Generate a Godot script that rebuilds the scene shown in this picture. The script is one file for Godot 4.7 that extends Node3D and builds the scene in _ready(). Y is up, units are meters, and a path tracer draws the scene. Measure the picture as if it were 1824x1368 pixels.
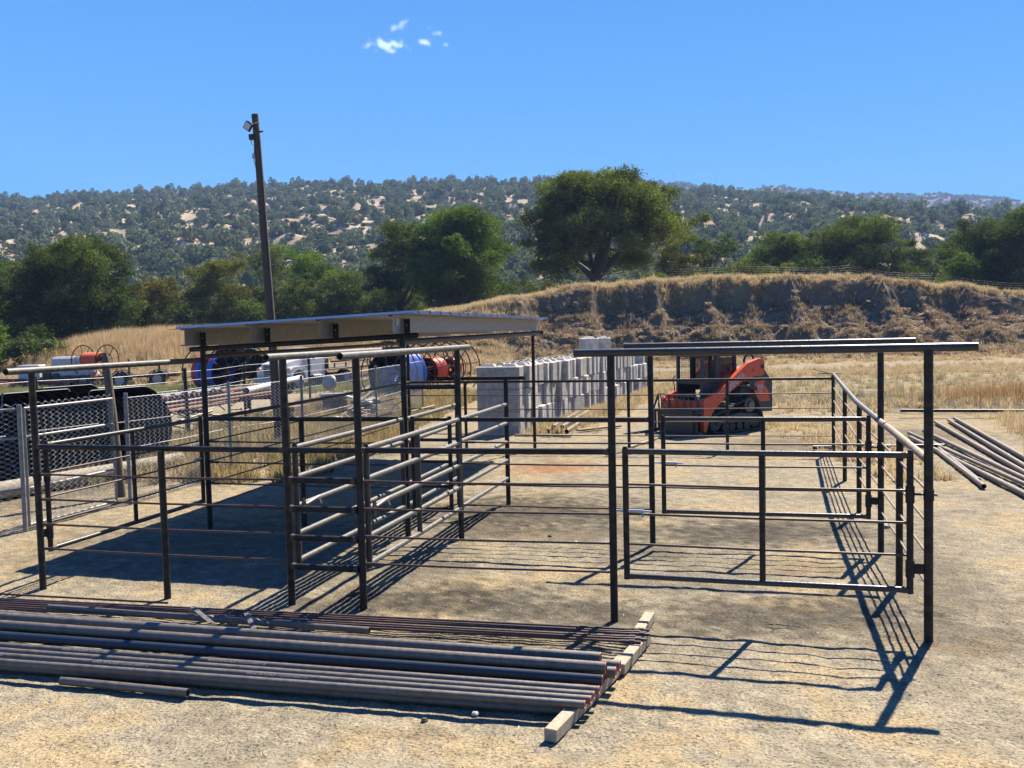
extends Node3D

# ---------------------------------------------------------------- mesh builder
class MB:
	var v := PackedVector3Array()
	var n := PackedVector3Array()
	var c := PackedColorArray()
	var ix := PackedInt32Array()
	var o := Vector3.ZERO
	var colored := false
	var col := Color.WHITE
	func _init(base := Vector3.ZERO) -> void:
		o = base
	func vert(p: Vector3, nn: Vector3) -> int:
		v.append(p - o)
		n.append(nn)
		if colored:
			c.append(col)
		return v.size() - 1
	func tri(a: Vector3, b: Vector3, d: Vector3) -> void:   # counter-clockwise seen from outside
		var nn := (b - a).cross(d - a).normalized()
		var i := vert(a, nn)
		vert(b, nn)
		vert(d, nn)
		ix.append_array(PackedInt32Array([i, i + 2, i + 1]))
	func quad(a: Vector3, b: Vector3, d: Vector3, e: Vector3) -> void:
		var nn := (b - a).cross(d - a)
		if nn.length_squared() < 1e-14:
			nn = (d - a).cross(e - a)
		nn = nn.normalized()
		var i := vert(a, nn)
		vert(b, nn)
		vert(d, nn)
		vert(e, nn)
		ix.append_array(PackedInt32Array([i, i + 2, i + 1, i, i + 3, i + 2]))
	func box(center: Vector3, size: Vector3, b := Basis(), ch := 0.0) -> MB:
		var h := size * 0.5
		var k := Vector3(maxf(h.x - ch, 0.0), maxf(h.y - ch, 0.0), maxf(h.z - ch, 0.0))
		var X := b.x
		var Y := b.y
		var Z := b.z
		var ax := [X, Y, Z]
		for f in 3:
			for s in [-1.0, 1.0]:
				var u: Vector3 = ax[(f + 1) % 3]
				var w: Vector3 = ax[(f + 2) % 3]
				var d: Vector3 = ax[f] * (h[f] * s)
				var ku: float = k[(f + 1) % 3]
				var kw: float = k[(f + 2) % 3]
				if s > 0:
					quad(center + d - u * ku - w * kw, center + d + u * ku - w * kw, center + d + u * ku + w * kw, center + d - u * ku + w * kw)
				else:
					quad(center + d - u * ku - w * kw, center + d - u * ku + w * kw, center + d + u * ku + w * kw, center + d + u * ku - w * kw)
		if ch > 0.0:
			for f in 3:
				var e: Vector3 = ax[f]
				var u: Vector3 = ax[(f + 1) % 3]
				var w: Vector3 = ax[(f + 2) % 3]
				for su in [-1.0, 1.0]:
					for sw in [-1.0, 1.0]:
						var p1: Vector3 = center + u * (h[(f + 1) % 3] * su) + w * (k[(f + 2) % 3] * sw)
						var p2: Vector3 = center + u * (k[(f + 1) % 3] * su) + w * (h[(f + 2) % 3] * sw)
						var l: Vector3 = e * k[f]
						_face(p1 - l, p2 - l, p2 + l, p1 + l, center)
			for sx in [-1.0, 1.0]:
				for sy in [-1.0, 1.0]:
					for sz in [-1.0, 1.0]:
						var a: Vector3 = center + X * (h.x * sx) + Y * (k.y * sy) + Z * (k.z * sz)
						var d2: Vector3 = center + X * (k.x * sx) + Y * (h.y * sy) + Z * (k.z * sz)
						var e2: Vector3 = center + X * (k.x * sx) + Y * (k.y * sy) + Z * (h.z * sz)
						if (d2 - a).cross(e2 - a).dot(a - center) > 0:
							tri(a, d2, e2)
						else:
							tri(a, e2, d2)
		return self
	func _face(a: Vector3, b: Vector3, d: Vector3, e: Vector3, center: Vector3) -> void:
		if (b - a).cross(d - a).dot((a + d) * 0.5 - center) > 0:
			quad(a, b, d, e)
		else:
			quad(a, e, d, b)
	func frame(t: Vector3) -> Array:
		var up := Vector3.UP if absf(t.y) < 0.95 else Vector3.RIGHT
		var x := up.cross(t).normalized()
		return [x, t.cross(x).normalized()]
	# a tube along points; caps: 0 none, 1 both ends flat
	func tube(pts: Array, radii, sides := 8, cap := true) -> MB:
		var m := pts.size()
		var rings := []
		var fr: Array = []
		for i in m:
			var t: Vector3 = (pts[mini(i + 1, m - 1)] - pts[maxi(i - 1, 0)]).normalized()
			if i == 0:
				fr = frame(t)
			else:
				var x: Vector3 = (fr[0] - t * fr[0].dot(t)).normalized()
				fr = [x, t.cross(x).normalized()]
			var r: float = radii[i] if radii is Array else radii
			var ring := []
			for s in sides:
				var a := TAU * s / sides
				var d: Vector3 = fr[0] * cos(a) + fr[1] * sin(a)
				ring.append(vert(pts[i] + d * r, d))
			rings.append(ring)
		for i in m - 1:
			for s in sides:
				var s2 := (s + 1) % sides
				var a: int = rings[i][s]
				var b: int = rings[i][s2]
				var d: int = rings[i + 1][s2]
				var e: int = rings[i + 1][s]
				ix.append_array(PackedInt32Array([a, d, b, a, e, d]))
		if cap:
			for end in 2:
				var p: Vector3 = pts[0] if end == 0 else pts[m - 1]
				var q: Vector3 = pts[1] if end == 0 else pts[m - 2]
				var nn := (p - q).normalized()
				var r: float = (radii[0 if end == 0 else m - 1]) if radii is Array else radii
				var fr2 := frame((pts[1] - pts[0]).normalized()) if end == 0 else fr
				var ci := vert(p, nn)
				var first := v.size()
				for s in sides:
					var a := TAU * s / sides
					vert(p + (fr2[0] * cos(a) + fr2[1] * sin(a)) * r, nn)
				for s in sides:
					var s2 := (s + 1) % sides
					if end == 0:
						ix.append_array(PackedInt32Array([ci, first + s, first + s2]))
					else:
						ix.append_array(PackedInt32Array([ci, first + s2, first + s]))
		return self
	# a hollow pipe with open ends
	func pipe(a: Vector3, b: Vector3, r: float, sides := 14, wall := 0.006) -> MB:
		var t := (b - a).normalized()
		var fr := frame(t)
		var ri := r - wall
		for k in 2:
			var rr := r if k == 0 else ri
			var sg := 1.0 if k == 0 else -1.0
			var f0 := v.size()
			for s in sides:
				var d: Vector3 = fr[0] * cos(TAU * s / sides) + fr[1] * sin(TAU * s / sides)
				vert(a + d * rr, d * sg)
				vert(b + d * rr, d * sg)
			for s in sides:
				var i := f0 + s * 2
				var j := f0 + ((s + 1) % sides) * 2
				if k == 0:
					ix.append_array(PackedInt32Array([i, j + 1, j, i, i + 1, j + 1]))
				else:
					ix.append_array(PackedInt32Array([i, j, j + 1, i, j + 1, i + 1]))
		for end in 2:
			var p := a if end == 0 else b
			for s in sides:
				var d: Vector3 = fr[0] * cos(TAU * s / sides) + fr[1] * sin(TAU * s / sides)
				var d2: Vector3 = fr[0] * cos(TAU * (s + 1) / sides) + fr[1] * sin(TAU * (s + 1) / sides)
				if end == 0:
					quad(p + d * ri, p + d2 * ri, p + d2 * r, p + d * r)
				else:
					quad(p + d * r, p + d2 * r, p + d2 * ri, p + d * ri)
		return self
	# polygon in the (X, Y) of b extruded along Z of b from z0 to z1
	func prism(poly: PackedVector2Array, z0: float, z1: float, org := Vector3.ZERO, b := Basis()) -> MB:
		var pl := poly
		if Geometry2D.is_polygon_clockwise(pl):
			pl = poly.duplicate()
			pl.reverse()
		var tr := Geometry2D.triangulate_polygon(pl)
		var P := func(q: Vector2, z: float) -> Vector3: return org + b.x * q.x + b.y * q.y + b.z * z
		for i in range(0, tr.size(), 3):
			var q0 := pl[tr[i]]
			var q1 := pl[tr[i + 1]]
			var q2 := pl[tr[i + 2]]
			if (q1 - q0).cross(q2 - q0) < 0:
				var sw := q1
				q1 = q2
				q2 = sw
			tri(P.call(q0, z1), P.call(q1, z1), P.call(q2, z1))
			tri(P.call(q0, z0), P.call(q2, z0), P.call(q1, z0))
		for i in pl.size():
			var q := pl[i]
			var w := pl[(i + 1) % pl.size()]
			quad(P.call(q, z0), P.call(w, z0), P.call(w, z1), P.call(q, z1))
		return self
	# surface of revolution: profile of (along, radius) about the axis through org
	func lathe(prof: Array, org: Vector3, axis: Vector3, sides := 24) -> MB:
		var fr := frame(axis)
		var m := prof.size()
		for i in m - 1:
			var p: Vector2 = prof[i]
			var q: Vector2 = prof[i + 1]
			var dn := Vector2(-(q.y - p.y), q.x - p.x).normalized()
			var f0 := v.size()
			for s in sides + 1:
				var d: Vector3 = fr[0] * cos(TAU * s / sides) + fr[1] * sin(TAU * s / sides)
				var nn: Vector3 = (axis * dn.x + d * dn.y).normalized()
				vert(org + axis * p.x + d * p.y, nn)
				vert(org + axis * q.x + d * q.y, nn)
			for s in sides:
				var a := f0 + s * 2
				ix.append_array(PackedInt32Array([a, a + 3, a + 2, a, a + 1, a + 3]))
		return self
	func ring(org: Vector3, axis: Vector3, R: float, r: float, sides := 36, k := 6) -> MB:
		var fr := frame(axis)
		var f0 := v.size()
		for s in sides:
			var d: Vector3 = fr[0] * cos(TAU * s / sides) + fr[1] * sin(TAU * s / sides)
			for j in k:
				var nn: Vector3 = d * cos(TAU * j / k) + axis * sin(TAU * j / k)
				vert(org + d * R + nn * r, nn)
		for s in sides:
			for j in k:
				var a := f0 + s * k + j
				var b := f0 + s * k + (j + 1) % k
				var d2 := f0 + ((s + 1) % sides) * k + (j + 1) % k
				var e := f0 + ((s + 1) % sides) * k + j
				ix.append_array(PackedInt32Array([a, d2, b, a, e, d2]))
		return self
	func mesh() -> ArrayMesh:
		var arr := []
		arr.resize(Mesh.ARRAY_MAX)
		arr[Mesh.ARRAY_VERTEX] = v
		arr[Mesh.ARRAY_NORMAL] = n
		if colored:
			arr[Mesh.ARRAY_COLOR] = c
		arr[Mesh.ARRAY_INDEX] = ix
		var am := ArrayMesh.new()
		am.add_surface_from_arrays(Mesh.PRIMITIVE_TRIANGLES, arr)
		return am

# ---------------------------------------------------------------- scene helpers
var used := {}
var M := {}
var rng := RandomNumberGenerator.new()
var noise := FastNoiseLite.new()
var noise2 := FastNoiseLite.new()

func numbered(called: String) -> String:
	if not used.has(called):
		used[called] = 0
		return called
	used[called] += 1
	return "%s_%03d" % [called, used[called]]

func tag(o: Node, label: String, category: String, group := "") -> Node:
	o.set_meta("label", label)
	o.set_meta("category", category)
	if group != "":
		o.set_meta("group", group)
	return o

func thing(called: String, label: String, category: String, at := Vector3.ZERO, group := "") -> Node3D:
	var o := Node3D.new()
	o.name = numbered(called)
	add_child(o)
	o.position = at
	tag(o, label, category, group)
	return o

func part(called: String, mb, m: Material, parent: Node) -> MeshInstance3D:
	var o := MeshInstance3D.new()
	o.name = called
	o.mesh = mb.mesh() if mb is MB else mb
	o.material_override = m
	parent.add_child(o, true)
	return o

func solo(called: String, mb: MB, m: Material, label: String, category: String, group := "") -> MeshInstance3D:
	var o := MeshInstance3D.new()
	o.name = numbered(called)
	o.mesh = mb.mesh()
	o.material_override = m
	add_child(o)
	o.position = mb.o
	tag(o, label, category, group)
	return o

func struct(called: String, mb, m: Material) -> MeshInstance3D:
	var o := MeshInstance3D.new()
	o.name = numbered(called)
	o.mesh = mb.mesh() if mb is MB else mb
	o.material_override = m
	add_child(o)
	o.set_meta("kind", "structure")
	return o

func multi(called: String, mesh: Mesh, xf: Array, cols: Array, m: Material, parent: Node) -> MultiMeshInstance3D:
	var mm := MultiMesh.new()
	mm.transform_format = MultiMesh.TRANSFORM_3D
	mm.use_colors = cols.size() > 0
	mm.mesh = mesh
	mm.instance_count = xf.size()
	for i in xf.size():
		mm.set_instance_transform(i, xf[i])
		if cols.size() > 0:
			mm.set_instance_color(i, cols[i])
	var o := MultiMeshInstance3D.new()
	o.name = called
	o.multimesh = mm
	o.material_override = m
	parent.add_child(o, true)
	return o

func copy(src: Node3D, label: String, group := "") -> Node3D:
	var o: Node3D = src.duplicate()
	var base := String(src.name)
	if base.length() > 4 and base[base.length() - 4] == "_" and base.right(3).is_valid_int():
		base = base.left(base.length() - 4)
	o.name = numbered(base)
	add_child(o)
	o.set_meta("label", label)
	if group != "":
		o.set_meta("group", group)
	return o

func lin(r: float, g: float, b: float) -> Color:
	return Color(r, g, b).linear_to_srgb()

func noise_tex(freq: float, a: Color, b: Color, mid := -1.0, octaves := 4, size := 512, sd := 1) -> NoiseTexture2D:
	var fn := FastNoiseLite.new()
	fn.noise_type = FastNoiseLite.TYPE_SIMPLEX_SMOOTH
	fn.frequency = freq
	fn.fractal_octaves = octaves
	fn.seed = sd
	var t := NoiseTexture2D.new()
	t.width = size
	t.height = size
	t.seamless = true
	t.noise = fn
	var g := Gradient.new()
	g.offsets = PackedFloat32Array([0.15, 0.85]) if mid < 0 else PackedFloat32Array([mid - 0.08, mid + 0.08])
	g.colors = PackedColorArray([a, b])
	t.color_ramp = g
	return t

func bump_tex(freq: float, strength: float, sd := 3, size := 512) -> NoiseTexture2D:
	var fn := FastNoiseLite.new()
	fn.noise_type = FastNoiseLite.TYPE_SIMPLEX_SMOOTH
	fn.frequency = freq
	fn.fractal_octaves = 5
	fn.seed = sd
	var t := NoiseTexture2D.new()
	t.width = size
	t.height = size
	t.seamless = true
	t.noise = fn
	t.as_normal_map = true
	t.bump_strength = strength
	return t

# plain colour varied by noise; a and b are linear colours
func mat(a: Color, b: Color, rough := 0.7, metal := 0.0, scale := 1.0, freq := 0.02, bump: Texture2D = null, mid := -1.0) -> StandardMaterial3D:
	var m := StandardMaterial3D.new()
	m.albedo_texture = noise_tex(freq, a, b, mid, 4, 256, M.size() + 5)
	m.roughness = rough
	m.metallic = metal
	m.uv1_triplanar = true
	m.uv1_scale = Vector3.ONE * scale
	if bump:
		m.normal_enabled = true
		m.normal_texture = bump
	return m

func flat(c: Color, rough := 0.6, metal := 0.0) -> StandardMaterial3D:
	var m := StandardMaterial3D.new()
	m.albedo_color = c
	m.roughness = rough
	m.metallic = metal
	return m

# ---------------------------------------------------------------- the corral's own grid: u across, v away, h up
const TH := 0.26075
const ORG := Vector3(-1.55, 0, -9.22)
var CU := Vector3(cos(TH), 0, sin(TH))
var CV := Vector3(sin(TH), 0, -cos(TH))
func W(u: float, v: float, h := 0.0) -> Vector3:
	return ORG + CU * u + CV * v + Vector3(0, h, 0)

func tab(t: Array, x: float) -> float:
	if x <= t[0].x:
		return t[0].y
	for i in t.size() - 1:
		if x <= t[i + 1].x:
			var k: float = (x - t[i].x) / (t[i + 1].x - t[i].x)
			return lerpf(t[i].y, t[i + 1].y, k * k * (3 - 2 * k))
	return t[t.size() - 1].y

const CREST := [Vector2(-80, 0.5), Vector2(-45, 0.8), Vector2(-36, 1.3), Vector2(-30, 1.9), Vector2(-17.4, 2.5), Vector2(-11.4, 3.1), Vector2(-5.5, 4.5), Vector2(0.9, 5.4), Vector2(6.9, 6.05), Vector2(11.9, 6.3), Vector2(16.6, 6.45), Vector2(25, 6.2), Vector2(33.5, 5.45), Vector2(38.7, 4.65), Vector2(46, 3.9), Vector2(70, 3.2)]
const PROF_BANK := [Vector2(54, 0), Vector2(60, 0.07), Vector2(64, 0.16), Vector2(67, 0.42), Vector2(69.2, 0.62), Vector2(70.6, 0.97), Vector2(72, 1.0), Vector2(110, 0.85), Vector2(200, 1.0)]
const PROF_SOFT := [Vector2(54, 0), Vector2(60, 0.2), Vector2(70, 0.9), Vector2(76, 1.0), Vector2(110, 1.0), Vector2(200, 1.4)]

func ter(x: float, z: float) -> float:
	var d := -z
	if d < 50.0:
		return 0.0
	var wob := noise.get_noise_2d(x * 0.16, 7.0) * 2.6 + noise.get_noise_2d(x * 0.7, 77.0) * 0.4
	var k := smoothstep(-7.0, 7.0, x)
	var hc := tab(CREST, x)
	var p := lerpf(tab(PROF_SOFT, d), tab(PROF_BANK, d + wob * smoothstep(58.0, 66.0, d) * (1.0 - smoothstep(71.0, 76.0, d))), k)
	var h := hc * p
	var e := (Vector2(x, z) - Vector2(-28, -71)) / Vector2(8.0, 6.0)
	h += 0.9 * exp(-e.length_squared())
	if k > 0.0:
		var s := k * smoothstep(57.0, 63.0, d) * (1.0 - smoothstep(71.0, 74.0, d))
		h += s * (noise.get_noise_2d(x * 0.6, z * 1.4) * 0.38 + noise2.get_noise_2d(x * 1.6, z * 2.2) * 0.26)
	h += noise.get_noise_2d(x * 0.5, z * 0.5) * 0.12 * smoothstep(52.0, 60.0, d)
	return h

# wheel ruts left by vehicles: pairs of shallow grooves
const RUTS := [[1.9, -4.6, 4.4, -14.0], [3.5, -4.6, 6.0, -13.6], [-6.5, -5.0, 5.5, -6.0], [4.4, -14.0, 4.0, -22.0], [-1.0, -4.8, 9.0, -9.4]]
func rut(x: float, z: float) -> float:
	if z < -24.0 or z > -3.5:
		return 0.0
	var g := 0.0
	for e in RUTS:
		var a := Vector2(e[0], e[1])
		var d := (Vector2(e[2], e[3]) - a)
		var l := d.length()
		d /= l
		var q := Vector2(x, z) - a
		var s := q.dot(d)
		if s < 0.0 or s > l:
			continue
		var off := absf(q.cross(d) + 0.10 * sin(s * 1.3)) / 0.13
		if off < 1.8:
			g = maxf(g, exp(-off * off) * (0.7 + 0.5 * sin(s * 26.0 + 3.0 * signf(q.cross(d)))) * smoothstep(0.0, 0.6, s))
	return g

# small relief of the trodden yard
func micro(x: float, z: float) -> float:
	return noise.get_noise_2d(x * 1.6, z * 1.6) * 0.013 + noise2.get_noise_2d(x * 7.0, z * 7.0) * 0.009 + noise2.get_noise_2d(x * 19.0 + 50.0, z * 19.0) * 0.0065 - 0.012 - rut(x, z) * 0.010

func ground_y(x: float, z: float) -> float:
	return ter(x, z) + micro(x, z)

func sky_cover() -> ImageTexture:
	var w := 4096
	var h := 2048
	var im := Image.create_empty(w, h, false, Image.FORMAT_RGBA8)
	var f := FastNoiseLite.new()
	f.frequency = 0.085
	f.fractal_octaves = 5
	f.seed = 9
	# azimuth and elevation in degrees, half sizes, strength
	for e in [[-7.05, 16.95, 1.15, 0.36, 1.0], [-7.5, 17.1, 0.4, 0.28, 0.8], [-6.55, 17.9, 0.62, 0.26, 0.6], [-4.85, 17.2, 0.38, 0.26, 0.95], [-4.6, 17.92, 0.28, 0.12, 0.5], [-4.1, 17.62, 0.32, 0.13, 0.5], [-3.6, 17.0, 0.14, 0.09, 0.45]]:
		var cx: float = fposmod(e[0] / 360.0, 1.0) * w
		var cy: float = (0.5 - e[1] / 180.0) * h
		var rx: float = e[2] / 360.0 * w
		var ry: float = e[3] / 180.0 * h
		for y in range(int(cy - ry * 2.2), int(cy + ry * 2.2) + 1):
			for x in range(int(cx - rx * 2.2), int(cx + rx * 2.2) + 1):
				var dx := (x - cx) / rx
				var dy := (y - cy) / ry
				if e[0] == -6.55:
					dy += dx * 0.9
				var q := 1.0 - sqrt(dx * dx + dy * dy) + f.get_noise_2d(x * 1.6, y * 1.9) * 1.15
				var a = smoothstep(0.08, 0.85, q) * e[4]
				if a > 0.003:
					var old := im.get_pixel(x, y).a
					im.set_pixel(x, y, Color(0.93, 0.90, 0.86, maxf(old, a)))
	return ImageTexture.create_from_image(im)

func _ready() -> void:
	# camera: taller than a man's eye, 45 degrees of height, tipped down a little and slightly rolled
	var cam := Camera3D.new()
	cam.name = "camera"
	add_child(cam)
	cam.position = Vector3(0, 2.75, 0)
	cam.basis = Basis(Vector3.RIGHT, -deg_to_rad(3.214)) * Basis(Vector3.BACK, deg_to_rad(-1.34))
	cam.fov = 45.03
	cam.near = 0.05
	cam.far = 6000.0
	cam.current = true
	var env := Environment.new()
	var psm := ProceduralSkyMaterial.new()
	psm.sky_top_color = lin(0.006, 0.120, 0.740)
	psm.sky_horizon_color = lin(0.125, 0.560, 1.08)
	psm.sky_curve = 0.37
	psm.ground_bottom_color = lin(0.16, 0.13, 0.09)
	psm.ground_horizon_color = lin(0.20, 0.18, 0.15)
	psm.sun_angle_max = 12.0
	psm.sky_cover = sky_cover()
	psm.sky_cover_modulate = Color(1, 1, 1, 1)
	var sky := Sky.new()
	sky.sky_material = psm
	env.background_mode = Environment.BG_SKY
	env.sky = sky
	env.background_energy_multiplier = 0.315
	env.tonemap_mode = Environment.TONE_MAPPER_LINEAR
	env.tonemap_exposure = 3.1
	env.sdfgi_enabled = true
	env.ssao_enabled = true
	env.ssil_enabled = true
	env.fog_enabled = true
	env.fog_density = 0.00022
	env.fog_light_color = Color(0.66, 0.80, 1.0)
	var we := WorldEnvironment.new()
	we.name = "environment"
	we.environment = env
	add_child(we)
	var sun := DirectionalLight3D.new()
	sun.name = "sun"
	add_child(sun)
	var to_sun := Vector3(1.09, 2.5, -1.68).normalized()
	sun.basis = Basis.looking_at(-to_sun, Vector3.UP)
	sun.light_energy = 1.6
	sun.light_color = Color(1.0, 0.955, 0.88)
	sun.light_angular_distance = 0.5
	sun.shadow_enabled = true

	rng.seed = 2024
	noise.seed = 7
	noise.frequency = 1.0
	noise.fractal_octaves = 3
	noise2.seed = 19
	noise2.frequency = 1.0
	noise2.fractal_octaves = 3
	build_materials()
	build_ground()
	build_hills()
	build_trees()
	build_grass()
	build_corral()
	build_shed()
	build_piles()
	build_stones()
	build_loader()
	build_blocks()
	build_chain_fence()
	build_pole()
	build_truck()
	build_far_left()
	build_ridge_fence()

# ---------------------------------------------------------------- ground
const DARK := [  # x, z, half width, half depth, strength: damp trodden earth
	[-0.9, -9.5, 1.69, 0.74, 0.98], [0.35, -9.0, 1.17, 0.54, 0.91], [0.2, -14.0, 2.08, 1.76, 1.00], [-0.3, -12.9, 1.17, 0.94, 0.78], [3.2, -12.3, 1.95, 0.94, 0.98], [2.6, -8.7, 1.69, 0.74, 0.91],
	[3.7, -8.0, 0.91, 0.68, 0.65], [1.6, -11.3, 0.91, 0.68, 0.59], [-4.0, -12.4, 2.86, 2.16, 0.59], [-2.4, -10.9, 1.95, 1.08, 0.52], [0.95, -8.75, 0.65, 0.41, 0.78], [-1.55, -9.25, 0.78, 0.47, 0.78],
	[14.7, -30.8, 3.38, 3.24, 1.00], [17.5, -34.0, 3.25, 3.38, 0.78], [12.5, -35.0, 2.60, 2.97, 0.78], [10.2, -22.6, 1.56, 1.76, 0.65], [16.5, -29.0, 5.20, 1.89, 0.91], [6.3, -21.5, 1.56, 1.62, 0.65], [-8.4, -18.0, 1.56, 4.05, 0.65],
	[0.9, -12.6, 1.6, 0.8, 0.7], [-1.2, -11.0, 0.9, 1.2, 0.6], [4.6, -10.6, 0.6, 1.6, 0.5], [1.4, -9.9, 1.5, 0.5, 0.4], [-5.2, -11.6, 1.3, 1.0, 0.35], [4.2, -9.2, 0.9, 1.0, 0.5], [3.0, -10.4, 1.2, 0.6, 0.4], [-0.2, -8.3, 1.6, 0.4, 0.7],
]
var ground_tex: ImageTexture
var ground_nrm: ImageTexture

func ground_textures() -> void:
	var S := 1024
	var f := FastNoiseLite.new()
	f.noise_type = FastNoiseLite.TYPE_SIMPLEX_SMOOTH
	f.seed = 11
	f.frequency = 0.008
	f.fractal_octaves = 6
	f.fractal_gain = 0.62
	var big := f.get_seamless_image(S, S).get_data()
	f.seed = 23
	f.frequency = 0.060
	f.fractal_octaves = 3
	f.fractal_gain = 0.8
	var fine := f.get_seamless_image(S, S).get_data()
	f.seed = 31
	f.noise_type = FastNoiseLite.TYPE_CELLULAR
	f.frequency = 0.03
	f.fractal_octaves = 2
	var cell := f.get_seamless_image(S, S).get_data()
	var hgt := PackedFloat32Array()
	hgt.resize(S * S)
	var tone := PackedFloat32Array()
	tone.resize(S * S)
	for i in S * S:
		var a := big[i] / 255.0
		var b := fine[i] / 255.0
		var e := cell[i] / 255.0
		var h := a * 0.55 + b * 0.35 + e * 0.25
		hgt[i] = h
		tone[i] = 0.86 + (a - 0.5) * 0.40 + (b - 0.5) * 0.78 - (0.22 * smoothstep(0.36, 0.24, b))
	var r := RandomNumberGenerator.new()
	r.seed = 5
	for k in 4200:   # straws, twigs and scratches
		var x := r.randf() * S
		var y := r.randf() * S
		var an := r.randf_range(-0.5, 0.5) if r.randf() < 0.6 else r.randf() * PI
		var ln := r.randi_range(8, 44)
		var wd := 2 if r.randf() < 0.5 else 1
		var up := r.randf() < 0.62
		var amt := r.randf_range(0.08, 0.24) * (1.0 if up else -1.2)
		for j in ln:
			for q in wd:
				var i := (int(y + q + sin(an) * j + S) % S) * S + (int(x + cos(an) * j + S) % S)
				tone[i] += amt
				hgt[i] += amt * 0.6
	for k in 2000:   # crumbs of earth and pebbles
		var x := r.randf() * S
		var y := r.randf() * S
		var rad := 1.5 + 5.0 * pow(r.randf(), 2.0)
		var amt := r.randf_range(-0.55, 0.3)
		for dy in range(-7, 8):
			for dx in range(-7, 8):
				var q := Vector2(dx, dy).length()
				if q <= rad:
					var i := (int(y + dy + S) % S) * S + (int(x + dx + S) % S)
					tone[i] += amt * (1.0 - q / (rad + 1.0))
					hgt[i] += 0.35 * (1.0 - q / (rad + 1.0))
	var px := PackedByteArray()
	px.resize(S * S * 3)
	var hp := PackedByteArray()
	hp.resize(S * S)
	for i in S * S:
		var t := clampf(tone[i], 0.14, 1.2)
		var warm := (t - 0.7) * 0.09
		var s := pow(clampf(t * 0.82, 0.0, 1.0), 0.4545)
		px[i * 3] = int(clampf(s * (1.0 + warm), 0, 1) * 255)
		px[i * 3 + 1] = int(clampf(s, 0, 1) * 255)
		px[i * 3 + 2] = int(clampf(s * (1.0 - warm * 1.4), 0, 1) * 255)
		hp[i] = int(clampf(hgt[i] * 0.62, 0, 1) * 255)
	ground_tex = ImageTexture.create_from_image(Image.create_from_data(S, S, false, Image.FORMAT_RGB8, px))
	var him := Image.create_from_data(S, S, false, Image.FORMAT_L8, hp)
	him.convert(Image.FORMAT_RGBA8)
	him.bump_map_to_normal_map(6.0)
	ground_nrm = ImageTexture.create_from_image(him)

func axis_steps(fine_lo: float, fine_hi: float, step: float, lo: float, hi: float, grow: float) -> PackedFloat32Array:
	var out := PackedFloat32Array()
	var left := []
	var x := fine_lo
	var s := step
	while x > lo:
		s *= grow
		x -= s
		left.push_front(x)
	for q in left:
		out.append(q)
	x = fine_lo
	while x < fine_hi:
		out.append(x)
		x += step
	s = step
	while x < hi:
		out.append(x)
		s *= grow
		x += s
	out.append(x)
	return out

func blot(x: float, z: float, e: Array) -> float:
	var q := Vector2((x - e[0]) / e[2], (z - e[1]) / e[3]).length() + noise.get_noise_2d(x * 2.4, z * 2.4) * 0.55 + noise2.get_noise_2d(x * 6.0, z * 6.0) * 0.5
	return e[4] * (1.0 - smoothstep(0.35, 1.35, q))

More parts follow.
